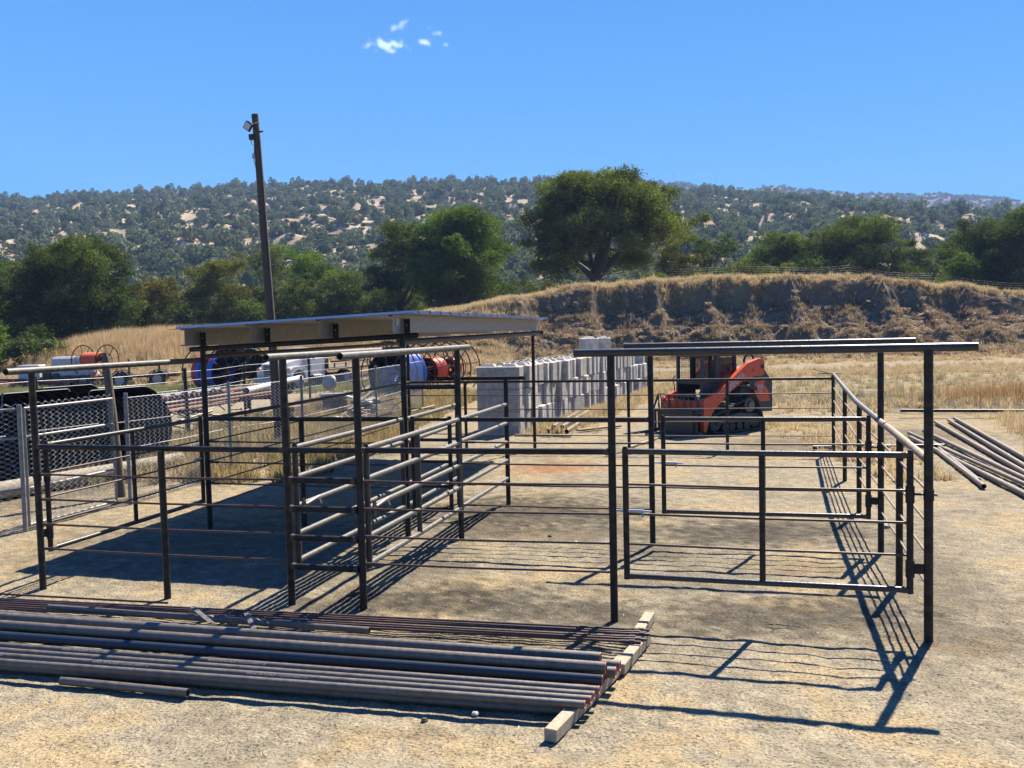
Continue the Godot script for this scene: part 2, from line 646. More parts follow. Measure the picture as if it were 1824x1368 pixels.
func ground_color(x: float, z: float) -> Color:
	var d := -z
	var a := noise.get_noise_2d(x * 0.55, z * 0.55)
	var hy := ter(x, z) * 2.2 if d > 56.0 else 0.0
	var b := noise2.get_noise_3d(x * 1.7, hy, z * 1.7)
	var c := noise.get_noise_2d(x * 5.0 + 31.0, z * 5.0)
	var soil := Vector3(0.298, 0.264, 0.192)
	var gray := Vector3(0.047, 0.043, 0.037)
	var straw := Vector3(0.375, 0.281, 0.143)
	var bank := Vector3(0.190, 0.152, 0.112)
	var g2 := noise2.get_noise_2d(x * 13.0, z * 11.0)
	var k := soil * (1.04 + 0.16 * a + 0.12 * b + 0.16 * c + 0.36 * g2 * (1.0 - smoothstep(20.0, 40.0, d)))
	var st := smoothstep(0.05, 0.4, a + b * 0.6 + c * 0.3) * 0.5
	st = maxf(st, smoothstep(21.0, 30.0, d + 6.0 * b + (3.0 if x > 5.0 else -4.0)) * 0.75 * smoothstep(-0.45, 0.25, b + c * 0.8 + a * 0.4))
	if x < -5.0 and d < 22.0:
		st = maxf(st, 0.6 * smoothstep(-0.2, 0.3, b + c))
	k = k.lerp(straw, st)
	var dk := 0.0
	if d < 42.0:
		for e in DARK:
			if absf(x - e[0]) < e[2] * 2.2 and absf(z - e[1]) < e[3] * 2.2:
				dk = maxf(dk, blot(x, z, e))
	dk = maxf(dk, 0.32 * smoothstep(0.16, 0.5, b - a * 0.5 + c * 0.3))
	if d > 26.0 and d < 60.0 and x > 6.0:
		dk = maxf(dk, 0.6 * smoothstep(0.1, 0.35, noise.get_noise_2d(x * 0.9 + 9.0, z * 1.3)))
	k = k.lerp(gray * (1.0 + 0.5 * b + 0.4 * c), dk * clampf(0.85 + 0.5 * c + 0.3 * g2, 0.0, 1.0))
	var rd := blot(x, z, [0.75, -18.6, 0.95, 0.9, 0.85])
	rd = maxf(rd, blot(x, z, [0.9, -21.0, 0.7, 1.0, 0.4]))
	k = k.lerp(Vector3(0.285, 0.146, 0.079), rd)
	if d > 50.0:
		var kk := smoothstep(-5.0, 6.0, x)
		var face := kk * smoothstep(61.0, 65.0, d) * (1.0 - smoothstep(69.6, 71.0, d))
		var mix := bank * (1.0 + 0.45 * b + 0.4 * c)
		k = k.lerp(straw * (0.85 + 0.3 * b), 0.8 * smoothstep(52.0, 60.0, d))
		k = k.lerp(mix, face * (0.75 + 0.25 * smoothstep(-0.2, 0.2, b)))
		var road := exp(-pow((d - 56.5 - 0.03 * x - 1.2 * a) / 1.0, 2.0)) * smoothstep(4.0, 10.0, x)
		k = k.lerp(Vector3(0.360, 0.307, 0.232), road * 0.8)
	if x < -9.0 and d > 36.0 and d < 52.0:
		k = k.lerp(Vector3(0.360, 0.315, 0.225), 0.7 * (1.0 - smoothstep(44.0, 50.0, d + 3.0 * a)))
	return Color(maxf(k.x, 0.02), maxf(k.y, 0.02), maxf(k.z, 0.012))

func build_ground() -> void:
	ground_textures()
	var xs := axis_steps(-9.5, 10.5, 0.075, -150.0, 150.0, 1.045)
	var ds := PackedFloat32Array()   # distance away from the camera
	var d := -14.0
	while d < 3.0:
		ds.append(d)
		d += 1.0
	while d < 22.0:
		ds.append(d)
		d += 0.07
	var s := 0.07
	while d < 54.0:
		ds.append(d)
		s = minf(s * 1.03, 0.45)
		d += s
	while d < 76.0:
		ds.append(d)
		d += 0.30 if d < 62.0 or d > 72.5 else 0.13
	while d < 230.0:
		ds.append(d)
		s *= 1.08
		d += s
	var nx := xs.size()
	var nz := ds.size()
	var v := PackedVector3Array()
	var n := PackedVector3Array()
	var c := PackedColorArray()
	v.resize(nx * nz)
	n.resize(nx * nz)
	c.resize(nx * nz)
	for j in nz:
		for i in nx:
			var x := xs[i]
			var z := -ds[j]
			v[j * nx + i] = Vector3(x, ground_y(x, z), z)
			c[j * nx + i] = ground_color(x, z)
	for j in nz:
		for i in nx:
			var l := v[j * nx + maxi(i - 1, 0)]
			var r := v[j * nx + mini(i + 1, nx - 1)]
			var f := v[maxi(j - 1, 0) * nx + i]
			var b := v[mini(j + 1, nz - 1) * nx + i]
			n[j * nx + i] = (r - l).cross(b - f).normalized()
	var ix := PackedInt32Array()
	ix.resize((nx - 1) * (nz - 1) * 6)
	var q := 0
	for j in nz - 1:
		for i in nx - 1:
			var a := j * nx + i
			for t in [a, a + nx, a + 1, a + 1, a + nx, a + nx + 1]:
				ix[q] = t
				q += 1
	var arr := []
	arr.resize(Mesh.ARRAY_MAX)
	arr[Mesh.ARRAY_VERTEX] = v
	arr[Mesh.ARRAY_NORMAL] = n
	arr[Mesh.ARRAY_COLOR] = c
	arr[Mesh.ARRAY_INDEX] = ix
	var am := ArrayMesh.new()
	am.add_surface_from_arrays(Mesh.PRIMITIVE_TRIANGLES, arr)
	var m := StandardMaterial3D.new()
	m.vertex_color_use_as_albedo = true
	m.albedo_texture = ground_tex
	m.roughness = 0.95
	m.metallic_specular = 0.2
	m.uv1_triplanar = true
	m.uv1_world_triplanar = true
	m.uv1_scale = Vector3.ONE * 0.42
	m.normal_enabled = true
	m.normal_texture = ground_nrm
	m.normal_scale = 2.6
	struct("ground", am, m)

# ---------------------------------------------------------------- hills
const RIDGE := [Vector2(-900, 108), Vector2(-452, 119), Vector2(-407, 117), Vector2(-339, 118), Vector2(-272, 121), Vector2(-204, 123), Vector2(-159, 124), Vector2(-92, 123), Vector2(-24, 122), Vector2(21, 121), Vector2(66, 117), Vector2(124, 113), Vector2(188, 108), Vector2(235, 104), Vector2(283, 99), Vector2(315, 91), Vector2(347, 86), Vector2(386, 80), Vector2(426, 76), Vector2(471, 73), Vector2(900, 50)]
const FAR_RIDGE := [Vector2(-900, 250), Vector2(-4, 278), Vector2(104, 284), Vector2(223, 284), Vector2(298, 282), Vector2(401, 272), Vector2(470, 266), Vector2(508, 271), Vector2(584, 261), Vector2(679, 251), Vector2(794, 249), Vector2(916, 241), Vector2(994, 220), Vector2(1131, 201), Vector2(1600, 170)]

func hill_y(x: float, z: float) -> float:
	var d := -z
	var t := clampf((d - 170.0) / 580.0, 0.0, 1.2)
	var s := pow(minf(t, 1.0), 1.08)
	if t > 1.0:
		s -= (t - 1.0) * 1.2
	var g := noise.get_noise_2d(x * 0.022, z * 0.012) * 9.0 + noise2.get_noise_2d(x * 0.02, z * 0.02) * 3.0
	return lerpf(0.5, tab(RIDGE, x), s) + g * sin(clampf(t, 0.0, 1.0) * PI) + noise2.get_noise_2d(x * 0.05, 3.0) * 1.5 * t

func far_y(x: float, z: float) -> float:
	var d := -z
	var t := clampf((d - 1000.0) / 800.0, 0.0, 1.3)
	var s := minf(t, 1.0)
	if t > 1.0:
		s -= (t - 1.0) * 1.5
	return lerpf(40.0, tab(FAR_RIDGE, x), s) + noise.get_noise_2d(x * 0.012, z * 0.008) * 26.0 * sin(clampf(t, 0.0, 1.0) * PI)

func sheet(x0: float, x1: float, nx: int, d0: float, d1: float, nd: int, fy: Callable, fc: Callable) -> MB:
	var b := MB.new()
	b.colored = true
	var ex := (x1 - x0) / nx
	for j in nd + 1:
		for i in nx + 1:
			var x := x0 + ex * i
			var z := -(d0 + (d1 - d0) * j / nd)
			b.col = fc.call(x, z)
			var y: float = fy.call(x, z)
			var nn := Vector3(fy.call(x - 4.0, z) - fy.call(x + 4.0, z), 8.0, fy.call(x, z - 4.0) - fy.call(x, z + 4.0)).normalized()
			b.vert(Vector3(x, y, z), nn)
	for j in nd:
		for i in nx:
			var a := j * (nx + 1) + i
			b.ix.append_array(PackedInt32Array([a, a + nx + 1, a + 1, a + 1, a + nx + 1, a + nx + 2]))
	return b

func hill_color(x: float, z: float) -> Color:
	var a := noise.get_noise_2d(x * 0.11, z * 0.11)
	var b := noise2.get_noise_2d(x * 0.2, z * 0.2)
	var k := Vector3(0.34, 0.275, 0.195).lerp(Vector3(0.17, 0.135, 0.085), smoothstep(-0.2, 0.35, a + b * 0.5))
	return Color(k.x, k.y, k.z)

func clump_mesh(sd: int, cards: int, size: float, squash: float, lumps: int) -> ArrayMesh:
	var r := RandomNumberGenerator.new()
	r.seed = sd
	var b := MB.new()
	var cs := []
	for i in lumps:
		var a := r.randf() * TAU
		cs.append([Vector3(cos(a) * r.randf() * 0.55, r.randf_range(-0.25, 0.5) * squash, sin(a) * r.randf() * 0.55), r.randf_range(0.4, 0.62)])
	for i in cards:
		var q: Array = cs[i % lumps]
		var d := Vector3(r.randfn(), r.randfn(), r.randfn()).normalized()
		var p: Vector3 = q[0] + d * Vector3(1, squash, 1) * q[1] * pow(r.randf_range(0.4, 1.0), 0.5)
		var nn := (d + Vector3(r.randfn(), r.randfn(), r.randfn()) * 0.5).normalized()
		var fr := b.frame(nn)
		var an := r.randf() * TAU
		var X: Vector3 = (fr[0] * cos(an) + fr[1] * sin(an)) * size * r.randf_range(0.6, 1.2)
		var Y: Vector3 = nn.cross(X) * r.randf_range(0.5, 0.8)
		b.quad(p - X * 0.5 - Y * 0.15, p + Y * 0.5 - X * 0.05, p + X * 0.5 + nn * size * 0.15, p - Y * 0.5)
	return b.mesh()

func build_hills() -> void:
	var hm := StandardMaterial3D.new()
	hm.vertex_color_use_as_albedo = true
	hm.roughness = 1.0
	hm.metallic_specular = 0.1
	struct("hills", sheet(-620, 620, 150, 168, 860, 90, hill_y, hill_color), hm)
	struct("hills", sheet(-700, 1700, 150, 980, 2040, 60, far_y, func(x, z): return hill_color(x, z) * 0.5), hm)
	var lm := flat(lin(0.9, 0.9, 0.9), 0.9)
	lm.vertex_color_use_as_albedo = true
	lm.metallic_specular = 0.05
	lm.backlight_enabled = true
	lm.backlight = lin(0.52, 0.62, 0.30)
	var shapes := [clump_mesh(1, 300, 0.36, 0.8, 4), clump_mesh(2, 300, 0.36, 0.7, 5), clump_mesh(3, 260, 0.34, 1.3, 3), clump_mesh(4, 240, 0.4, 0.6, 6)]
	var xf := [[], [], [], []]
	var cl := [[], [], [], []]
	var r := RandomNumberGenerator.new()
	r.seed = 77
	var tries := 0
	var made := 0
	while made < 11000 and tries < 90000:
		tries += 1
		var d := 765.0 - 575.0 * pow(r.randf(), 1.15)
		var x := r.randf_range(-1.0, 1.0) * (d * 0.66 + 12.0)
		var z := -d
		var open := noise2.get_noise_2d(x * 0.30, z * 0.16) + noise.get_noise_2d(x * 0.09, z * 0.06) * 0.8
		var bald := smoothstep(0.13, 0.34, open + (0.16 * smoothstep(560.0, 740.0, d) * smoothstep(60.0, -250.0, x)))
		if r.randf() < bald * 0.97:
			continue
		var kind := 0
		var t := clampf(r.randf() * 0.75 + (noise.get_noise_2d(x * 0.02 + 40.0, z * 0.02) + 0.5) * 0.25, 0.0, 1.0)
		var sz := lerpf(1.3, 3.9, pow(r.randf(), 1.5))
		var tint := Vector3(0.050, 0.066, 0.034)
		if t < 0.42:
			kind = r.randi_range(0, 1)
			tint = Vector3(0.092, 0.114, 0.052)
		elif t < 0.72:
			kind = 2
			sz *= 1.15
			tint = Vector3(0.140, 0.152, 0.098)
		elif t < 0.93:
			kind = 3
			sz *= 0.75
			tint = Vector3(0.136, 0.140, 0.064)
		else:
			kind = 3
			sz *= 0.8
			tint = Vector3(0.20, 0.125, 0.08)
		var b := r.randf_range(0.75, 1.3)
		var y := hill_y(x, z)
		var bs := Basis(Vector3.UP, r.randf() * TAU).scaled(Vector3(sz, sz * r.randf_range(0.85, 1.2), sz))
		xf[kind].append(Transform3D(bs, Vector3(x, y + sz * 0.55, z)))
		cl[kind].append(Color(tint.x * b, tint.y * b, tint.z * b))
		made += 1
	for d in 6000:
		var z := -r.randf_range(1150.0, 1830.0)
		var x := r.randf_range(-150.0, 1250.0)
		if absf(x) > -z * 0.64:
			continue
		var b := r.randf_range(0.75, 1.25)
		var sz := r.randf_range(3.2, 6.4)
		var k := r.randi_range(0, 2)
		xf[k].append(Transform3D(Basis(Vector3.UP, r.randf() * TAU).scaled(Vector3(sz, sz * 0.75, sz)), Vector3(x, far_y(x, z) + sz * 0.3, z)))
		cl[k].append(Color(0.088 * b, 0.096 * b, 0.056 * b))
	for k in 4:
		var o := multi(numbered("hillside_oak_woodland"), shapes[k], xf[k], cl[k], lm, self)
		o.set_meta("kind", "stuff")
		tag(o, ["scattered dark green oaks over the dry hills", "rounded live oaks mixed through the hillside woodland", "grey green pines mixed through the hillside woodland", "low olive and brown brush between the hillside oaks"][k], "woodland")
	# radio masts on the far ridge
	var spots := [[88.0, 22.0], [100.4, 42.0], [113.3, 38.0], [320.2, 26.0], [401.0, 26.0]]
	var names := ["leftmost short radio mast on the far ridge behind the hill", "tallest thin radio mast on the far ridge", "thin radio mast just right of the tallest mast", "thin radio mast on the ridge right of the big oak", "rightmost thin radio mast on the far ridge"]
	for i in spots.size():
		var x: float = spots[i][0]
		var y := far_y(x, -1800.0)
		var t := thing("radio_mast", names[i], "radio mast", Vector3(x, y, -1800), "radio masts on the far ridge")
		var b := MB.new()
		b.tube([Vector3(0, -2, 0), Vector3(0, spots[i][1], 0)], [0.42, 0.22], 6)
		part("mast", b, M.galv, t)
		for k in 3:
			b = MB.new()
			b.box(Vector3(0, spots[i][1] * (0.55 + 0.17 * k), 0), Vector3(2.2, 0.3, 0.3))
			part("antenna", b, M.galv, t)

# ---------------------------------------------------------------- trees
var sprigs := []          # [positions, normals] of a sprig of leaves, four corners to a leaf
var sprig_ix := PackedInt32Array()
func make_sprig(sd: int, leaves: int, leaf: float) -> Array:
	var r := RandomNumberGenerator.new()
	r.seed = sd
	var b := MB.new()
	for i in leaves:
		var p := Vector3(r.randfn(), r.randfn() * 0.7, r.randfn()) * 0.17
		var d := (p.normalized() + Vector3(r.randfn(), r.randfn() + 0.5, r.randfn()) * 0.55).normalized()
		var fr := b.frame(d)
		var a := r.randf() * TAU
		var X: Vector3 = (fr[0] * cos(a) + fr[1] * sin(a)) * leaf * r.randf_range(0.7, 1.2)
		var Y: Vector3 = d.cross(X) * 0.62
		b.quad(p - X * 0.5, p - Y * 0.5 + d * leaf * 0.2, p + X * 0.5, p + Y * 0.5)
	return [b.v, b.n]

# crown: list of lobes [x, y, z, r] in fractions of width and height; one tree with trunk, limbs and a crown of leaf sprigs
func make_tree(called: String, label: String, at: Vector3, h: float, w: float, sd: int, tint: Vector3, opt := {}) -> Node3D:
	var r := RandomNumberGenerator.new()
	r.seed = sd
	var t := thing(called, label, opt.get("cat", "tree"), at, opt.get("group", ""))
	var low: float = opt.get("low", 0.22)         # where the crown begins
	var lobes: int = int(opt.get("lobes", 16) * 1.35)
	var per: int = opt.get("per", 150)
	var dense: float = opt.get("dense", 1.0)
	var rw := w * 0.5
	var cl := []
	var tries := 0
	while cl.size() < lobes and tries < 500:
		tries += 1
		var y := r.randf_range(low, 0.93)
		var f := (y - low) / (1.0 - low)
		var env := sqrt(maxf(0.0, 1.0 - pow((f - 0.42) / 0.60, 2.0))) if f > 0.42 else sqrt(maxf(0.05, 1.0 - pow((f - 0.42) / 0.52, 2.0)))
		var a := r.randf() * TAU
		env *= opt.get("env", 1.0) * (1.0 + 0.42 * noise.get_noise_2d(cos(a) * 1.3 + sd, sin(a) * 1.3 + y * 2.5))
		var q := sqrt(r.randf_range(0.12, 1.0)) * 0.78 * env
		var p := Vector3(cos(a) * q * rw, y * h, sin(a) * q * rw)
		if opt.has("open") and q < 0.55 and y < 0.5:
			continue
		var rr = r.randf_range(0.17, 0.28) * w * opt.get("lobe", 1.0)
		rr = minf(rr, h * 0.2)
		var ok := true
		for e in cl:
			if e[0].distance_to(p) < (e[1] + rr) * 0.60:
				ok = false
		if ok or tries > 380:
			cl.append([p, rr])
	var mains_of := []
	for e in cl:
		if mains_of.size() < 9 and e[0].y > h * 0.45:
			mains_of.append(e[0])
	# ragged sprays standing out of the main lobes
	for k in int(cl.size() * 0.8):
		var e: Array = cl[r.randi() % cl.size()]
		var d := Vector3(e[0].x + r.randfn() * rw * 0.5, absf(r.randfn()) * rw * 0.4, e[0].z + r.randfn() * rw * 0.5).normalized()
		var q: Vector3 = e[0] + d * e[1] * r.randf_range(0.95, 1.35)
		if q.y < h * 0.97:
			cl.append([q, e[1] * r.randf_range(0.32, 0.5)])
	# trunk and limbs
	var b := MB.new()
	var tr: float = opt.get("trunk", 0.032) * h
	var fork := Vector3(r.randf_range(-0.03, 0.03) * w, low * h * 0.9, r.randf_range(-0.03, 0.03) * w)
	b.tube([Vector3(0, -0.6, 0), Vector3(0, 0.02, 0), fork * Vector3(0.4, 0.5, 0.4), fork], [tr * 1.7, tr * 1.35, tr, tr * 0.9], 9)
	part("trunk", b, M.bark, t)
	b = MB.new()
	var mains := []      # the main limbs, as lists of points
	for k in mini(opt.get("mains", 5), mains_of.size()):
		var p: Vector3 = mains_of[k]
		var mid: Vector3 = fork.lerp(p, 0.45) + Vector3(p.x * 0.10, -0.06 * h + r.randf_range(-0.03, 0.03) * h, p.z * 0.10)
		var m2: Vector3 = mid.lerp(p, 0.5) + Vector3(r.randfn(), r.randfn(), r.randfn()) * 0.025 * h
		var pts := [fork - Vector3(0, 0.3, 0), fork.lerp(mid, 0.5) + Vector3(r.randfn(), 0, r.randfn()) * 0.012 * h, mid, m2, p]
		b.tube(pts, [tr * 0.62, tr * 0.5, tr * 0.36, tr * 0.2, tr * 0.06], 7, false)
		mains.append(pts)
	for e in cl:
		var p: Vector3 = e[0]
		var best := Vector3.ZERO
		var bd := 1e9
		for pts in mains:
			for k in [2, 3]:
				for f in 3:
					var q: Vector3 = pts[k].lerp(pts[k + 1], f / 3.0)
					var dd := q.distance_to(p) + maxf(0.0, q.y - p.y) * 1.5
					if dd < bd:
						bd = dd
						best = q
		if bd > 0.2 and bd < 0.5 * h:
			var md: Vector3 = best.lerp(p, 0.5) + Vector3(r.randfn(), r.randfn() - 0.5, r.randfn()) * 0.06 * bd
			b.tube([best, md, p], [tr * 0.17, tr * 0.10, tr * 0.03], 5, false)
	if opt.has("bare"):
		for k in int(opt.bare):
			var a := r.randf() * TAU
			var p := Vector3(cos(a) * rw * 0.9, h * r.randf_range(0.5, 1.0), sin(a) * rw * 0.9)
			b.tube([fork, fork.lerp(p, 0.5) + Vector3(0, -0.04 * h, 0), p], [tr * 0.4, tr * 0.25, tr * 0.05], 5, false)
			for j in 4:
				var q: Vector3 = fork.lerp(p, r.randf_range(0.5, 0.9))
				b.tube([q, q + Vector3(r.randfn(), r.randf() + 0.4, r.randfn()) * 0.07 * h], [tr * 0.1, tr * 0.03], 4, false)
	part("limbs", b, M.bark, t)
	var pv := PackedVector3Array()
	var pn := PackedVector3Array()
	var pc := PackedColorArray()
	var fill := PackedColorArray()
	fill.resize(sprigs[0][0].size())
	var many := 0
	for e in cl:
		var tone := r.randf_range(0.6, 1.4)
		var m := int(per * dense * clampf(e[1] * e[1] / 1.7, 0.16, 2.6))
		for i in m:
			var d := Vector3(r.randfn(), r.randfn(), r.randfn()).normalized()
			if d.y < -0.35 and r.randf() < 0.6:
				d.y = -d.y
			var q := pow(r.randf(), 0.36)
			var p: Vector3 = e[0] + d * Vector3(1.0, 0.66, 1.0) * e[1] * q * r.randf_range(0.8, 1.22)
			var s: float = r.randf_range(0.75, 1.4) * opt.get("sprig", 1.0)
			var bs := Basis(Vector3(r.randfn(), r.randfn(), r.randfn()).normalized(), r.randf() * TAU)
			var sp: Array = sprigs[r.randi() % sprigs.size()]
			pv.append_array(Transform3D(bs.scaled(Vector3.ONE * s), p) * (sp[0] as PackedVector3Array))
			pn.append_array(Transform3D(bs, Vector3.ZERO) * (sp[1] as PackedVector3Array))
			var k := tone * r.randf_range(0.7, 1.35)
			fill.fill(Color(tint.x * k * r.randf_range(0.95, 1.3), tint.y * k, tint.z * k))
			pc.append_array(fill)
			many += 1
	var want = many * (sprigs[0][0].size() / 4) * 6
	while sprig_ix.size() < want:
		var o := sprig_ix.size() / 6 * 4
		sprig_ix.append_array(PackedInt32Array([o, o + 2, o + 1, o, o + 3, o + 2]))
	var arr := []
	arr.resize(Mesh.ARRAY_MAX)
	arr[Mesh.ARRAY_VERTEX] = pv
	arr[Mesh.ARRAY_NORMAL] = pn
	arr[Mesh.ARRAY_COLOR] = pc
	arr[Mesh.ARRAY_INDEX] = sprig_ix.slice(0, want)
	var am := ArrayMesh.new()
	am.add_surface_from_arrays(Mesh.PRIMITIVE_TRIANGLES, arr)
	part("crown", am, M.leaf, t)
	return t

func build_trees() -> void:
	M.leaf = flat(Color.WHITE, 0.9)
	M.leaf.vertex_color_use_as_albedo = true
	M.leaf.backlight_enabled = true
	M.leaf.backlight = lin(0.66, 0.86, 0.26)
	M.leaf.metallic_specular = 0.08
	for i in 4:
		sprigs.append(make_sprig(40 + i, 9, 0.16))
	var oak := Vector3(0.098, 0.124, 0.048)
	var live := Vector3(0.074, 0.100, 0.042)
	var olive := Vector3(0.135, 0.138, 0.045)
	var fresh := Vector3(0.088, 0.135, 0.036)
	# [x, z, height above sea, width, tint, label, options]
	var T := [
		[-46.4, -85.0, 10.2, 8.5, live, "dark live oak cut by the left edge of the view", {"low": 0.08, "lobes": 20}],
		[-37.4, -80.0, 11.3, 9.6, live, "broad dark live oak behind the white tank trailer", {"low": 0.05, "lobes": 26}],
		[-41.8, -76.0, 4.6, 4.6, fresh, "pale green bush in front of the dark live oaks", {"low": 0.02, "lobes": 12, "cat": "bush", "trunk": 0.02}],
		[-39.6, -62.5, 3.9, 5.2, live, "dark bush below the live oaks at the left edge", {"low": 0.02, "lobes": 12, "cat": "bush", "trunk": 0.02}],
		[-36.2, -63.5, 4.3, 4.6, fresh, "grey green bush beside the generator trailer", {"low": 0.02, "lobes": 12, "cat": "bush", "trunk": 0.02}],
		[-33.6, -65.5, 3.8, 4.0, live, "small dark bush left of the berm of dry grass", {"low": 0.02, "lobes": 10, "cat": "bush", "trunk": 0.02}],
		[-38.4, -95.0, 9.0, 5.5, oak, "oak peeping out right behind the broad dark live oak", {"low": 0.05}],
		[-34.2, -92.0, 8.5, 4.8, Vector3(0.120, 0.105, 0.042), "brownish green tree left of the olive coloured tree", {"low": 0.05, "lobes": 14}],
		[-30.4, -95.0, 11.0, 6.2, olive, "tall olive green tree above the berm of tall dry grass", {"low": 0.08, "lobes": 16}],
		[-27.9, -100.0, 8.6, 5.0, live, "dark rounded tree between olive tree and utility pole", {"low": 0.05}],
		[-28.4, -112.0, 13.9, 6.2, oak, "thin tall airy tree showing behind the utility pole", {"low": 0.35, "lobes": 10, "dense": 0.6, "bare": 3}],
		[-22.6, -105.0, 12.4, 7.0, fresh, "bright green tree just right of the utility pole", {"low": 0.06, "lobes": 16}],
		[-21.2, -92.0, 8.3, 4.2, Vector3(0.088, 0.108, 0.045), "short tree standing before the bright green tree", {"low": 0.04, "lobes": 10}],
		[-18.2, -100.0, 9.6, 6.2, Vector3(0.10, 0.125, 0.042), "mid green bushy tree behind the white truck", {"low": 0.04, "lobes": 16}],
		[-13.9, -98.0, 10.4, 4.6, live, "narrow dark tree left of the pair of tall oaks", {"low": 0.06, "lobes": 12}],
		[-11.6, -100.0, 15.3, 6.0, oak, "left and airier oak of the tall pair behind the shed", {"open": 1, "low": 0.25, "lobes": 15, "dense": 0.8}],
		[-5.6, -97.0, 15.3, 10.4, Vector3(0.092, 0.140, 0.042), "right and denser round oak of the tall pair behind the shed", {"low": 0.12, "lobes": 30, "per": 170}],
		[0.2, -112.0, 9.2, 7.0, live, "low dark tree between the oak pair and the great oak", {"low": 0.05, "lobes": 14}],
		[19.0, -105.0, 13.4, 4.8, olive, "olive green tree close right of the great oak", {"low": 0.15, "lobes": 14, "dense": 0.85}],
		[23.4, -108.0, 13.4, 5.2, live, "dark ragged tree with bare branches right of the olive one", {"low": 0.15, "lobes": 11, "dense": 0.8, "bare": 5}],
		[28.0, -112.0, 10.4, 5.0, oak, "low tree with dead grey limbs on the plateau", {"low": 0.1, "lobes": 9, "bare": 5}],
		[32.9, -112.0, 13.8, 8.6, Vector3(0.105, 0.145, 0.048), "spreading green tree behind the middle of the wire fence", {"low": 0.08, "lobes": 20}],
		[40.6, -108.0, 15.0, 10.0, oak, "tall peaked oak behind the right part of the wire fence", {"low": 0.08, "lobes": 24}],
		[50.9, -118.0, 12.4, 5.6, live, "narrow dark tree right of the tall peaked oak", {"low": 0.08, "lobes": 12}],
		[55.0, -115.0, 12.6, 7.4, oak, "rounded tree left of the dense oak at the right edge", {"low": 0.05, "lobes": 16}],
		[54.6, -100.0, 13.9, 10.4, live, "dense dark oak at the right edge of the view", {"low": 0.04, "lobes": 26}],
		[47.2, -98.0, 9.7, 5.4, fresh, "low light green bush before the dark right trees", {"low": 0.02, "lobes": 12, "cat": "bush", "trunk": 0.02}],
	]
	for i in T.size():
		var e: Array = T[i]
		var g := ter(e[0], e[1])
		make_tree("oak_tree" if not e[6].has("cat") else "bush", e[5], Vector3(e[0], g, e[1]), e[2] - g, e[3], 100 + i * 3, e[4], e[6])
	# the great oak on the mound
	var g := ter(8.3, -90.0)
	make_tree("great_oak", "great spreading oak standing alone on top of the mound", Vector3(8.3, g, -90.0), 18.1 - g, 13.6, 71, Vector3(0.118, 0.140, 0.052), {"open": 1, "mains": 8, "low": 0.2, "lobes": 54, "per": 150, "lobe": 0.55, "trunk": 0.052, "env": 1.12, "dense": 0.95})
	# understory
	var U := [[-44.0, -96.0, 6.0, 7.0], [-35.5, -104.0, 7.5, 7.0], [-32.0, -90.0, 5.8, 5.0], [-26.0, -94.0, 6.6, 5.6], [-24.6, -108.0, 7.4, 7.0], [-16.0, -108.0, 7.8, 7.0], [-13.2, -92.0, 7.0, 5.0], [-9.4, -104.0, 8.0, 6.0], [-1.5, -104.0, 7.2, 6.0], [4.0, -108.0, 8.4, 6.0], [16.6, -98.0, 8.6, 5.0], [21.0, -100.0, 9.0, 5.4], [25.6, -102.0, 9.2, 5.6], [30.0, -104.0, 9.6, 6.0], [36.8, -104.0, 9.6, 6.4], [44.2, -106.0, 9.4, 6.0], [50.0, -104.0, 9.0, 6.0], [59.0, -108.0, 9.0, 7.0], [-49.5, -92.0, 7.0, 8.0]]
	var un := ["behind the left edge oaks", "under the brownish green tree", "at the foot of the olive green tree", "between berm and utility pole", "behind the utility pole foot", "behind the white truck cab", "left under the oak pair", "between the trunks of the oak pair", "right under the denser round oak", "left of the great oak foot", "right of the great oak trunk", "below the olive tree by the great oak", "below the dark ragged tree", "below the tree with dead limbs", "between the spreading tree and the peaked oak", "right below the peaked oak", "below the narrow dark tree at right", "behind the right edge oak", "at the far left under the oaks"]
	for i in U.size():
		var e: Array = U[i]
		var y := ter(e[0], e[1])
		make_tree("understory_tree", "low dark thicket tree " + un[i], Vector3(e[0], y, e[1]), e[2] - y, e[3], 300 + i * 7, live.lerp(Vector3(0.105, 0.115, 0.045), rng.randf()), {"low": 0.02, "lobes": 13, "per": 120, "trunk": 0.022, "group": "thicket below the taller trees"})

# ---------------------------------------------------------------- grass
func tuft_mesh(sd: int, blades: int, spread: float, lean: float, wide: float) -> ArrayMesh:
	var r := RandomNumberGenerator.new()
	r.seed = sd
	var b := MB.new()
	for i in blades:
		var a := r.randf() * TAU
		var q := Vector3(cos(a), 0, sin(a)) * r.randf() * spread
		var d := Vector3(cos(a + r.randfn() * 0.8), 0, sin(a + r.randfn() * 0.8)) * r.randf() * lean
		var h := r.randf_range(0.5, 1.0)
		var side := Vector3(-sin(a), 0, cos(a)).rotated(Vector3.UP, r.randf() * 3.0) * wide
		var m := q + d * 0.35 + Vector3(0, h * 0.6, 0)
		var tip := q + d + Vector3(0, h, 0)
		b.quad(q - side, q + side, m + side * 0.7, m - side * 0.7)
		b.tri(m - side * 0.7, m + side * 0.7, tip)
	return b.mesh()

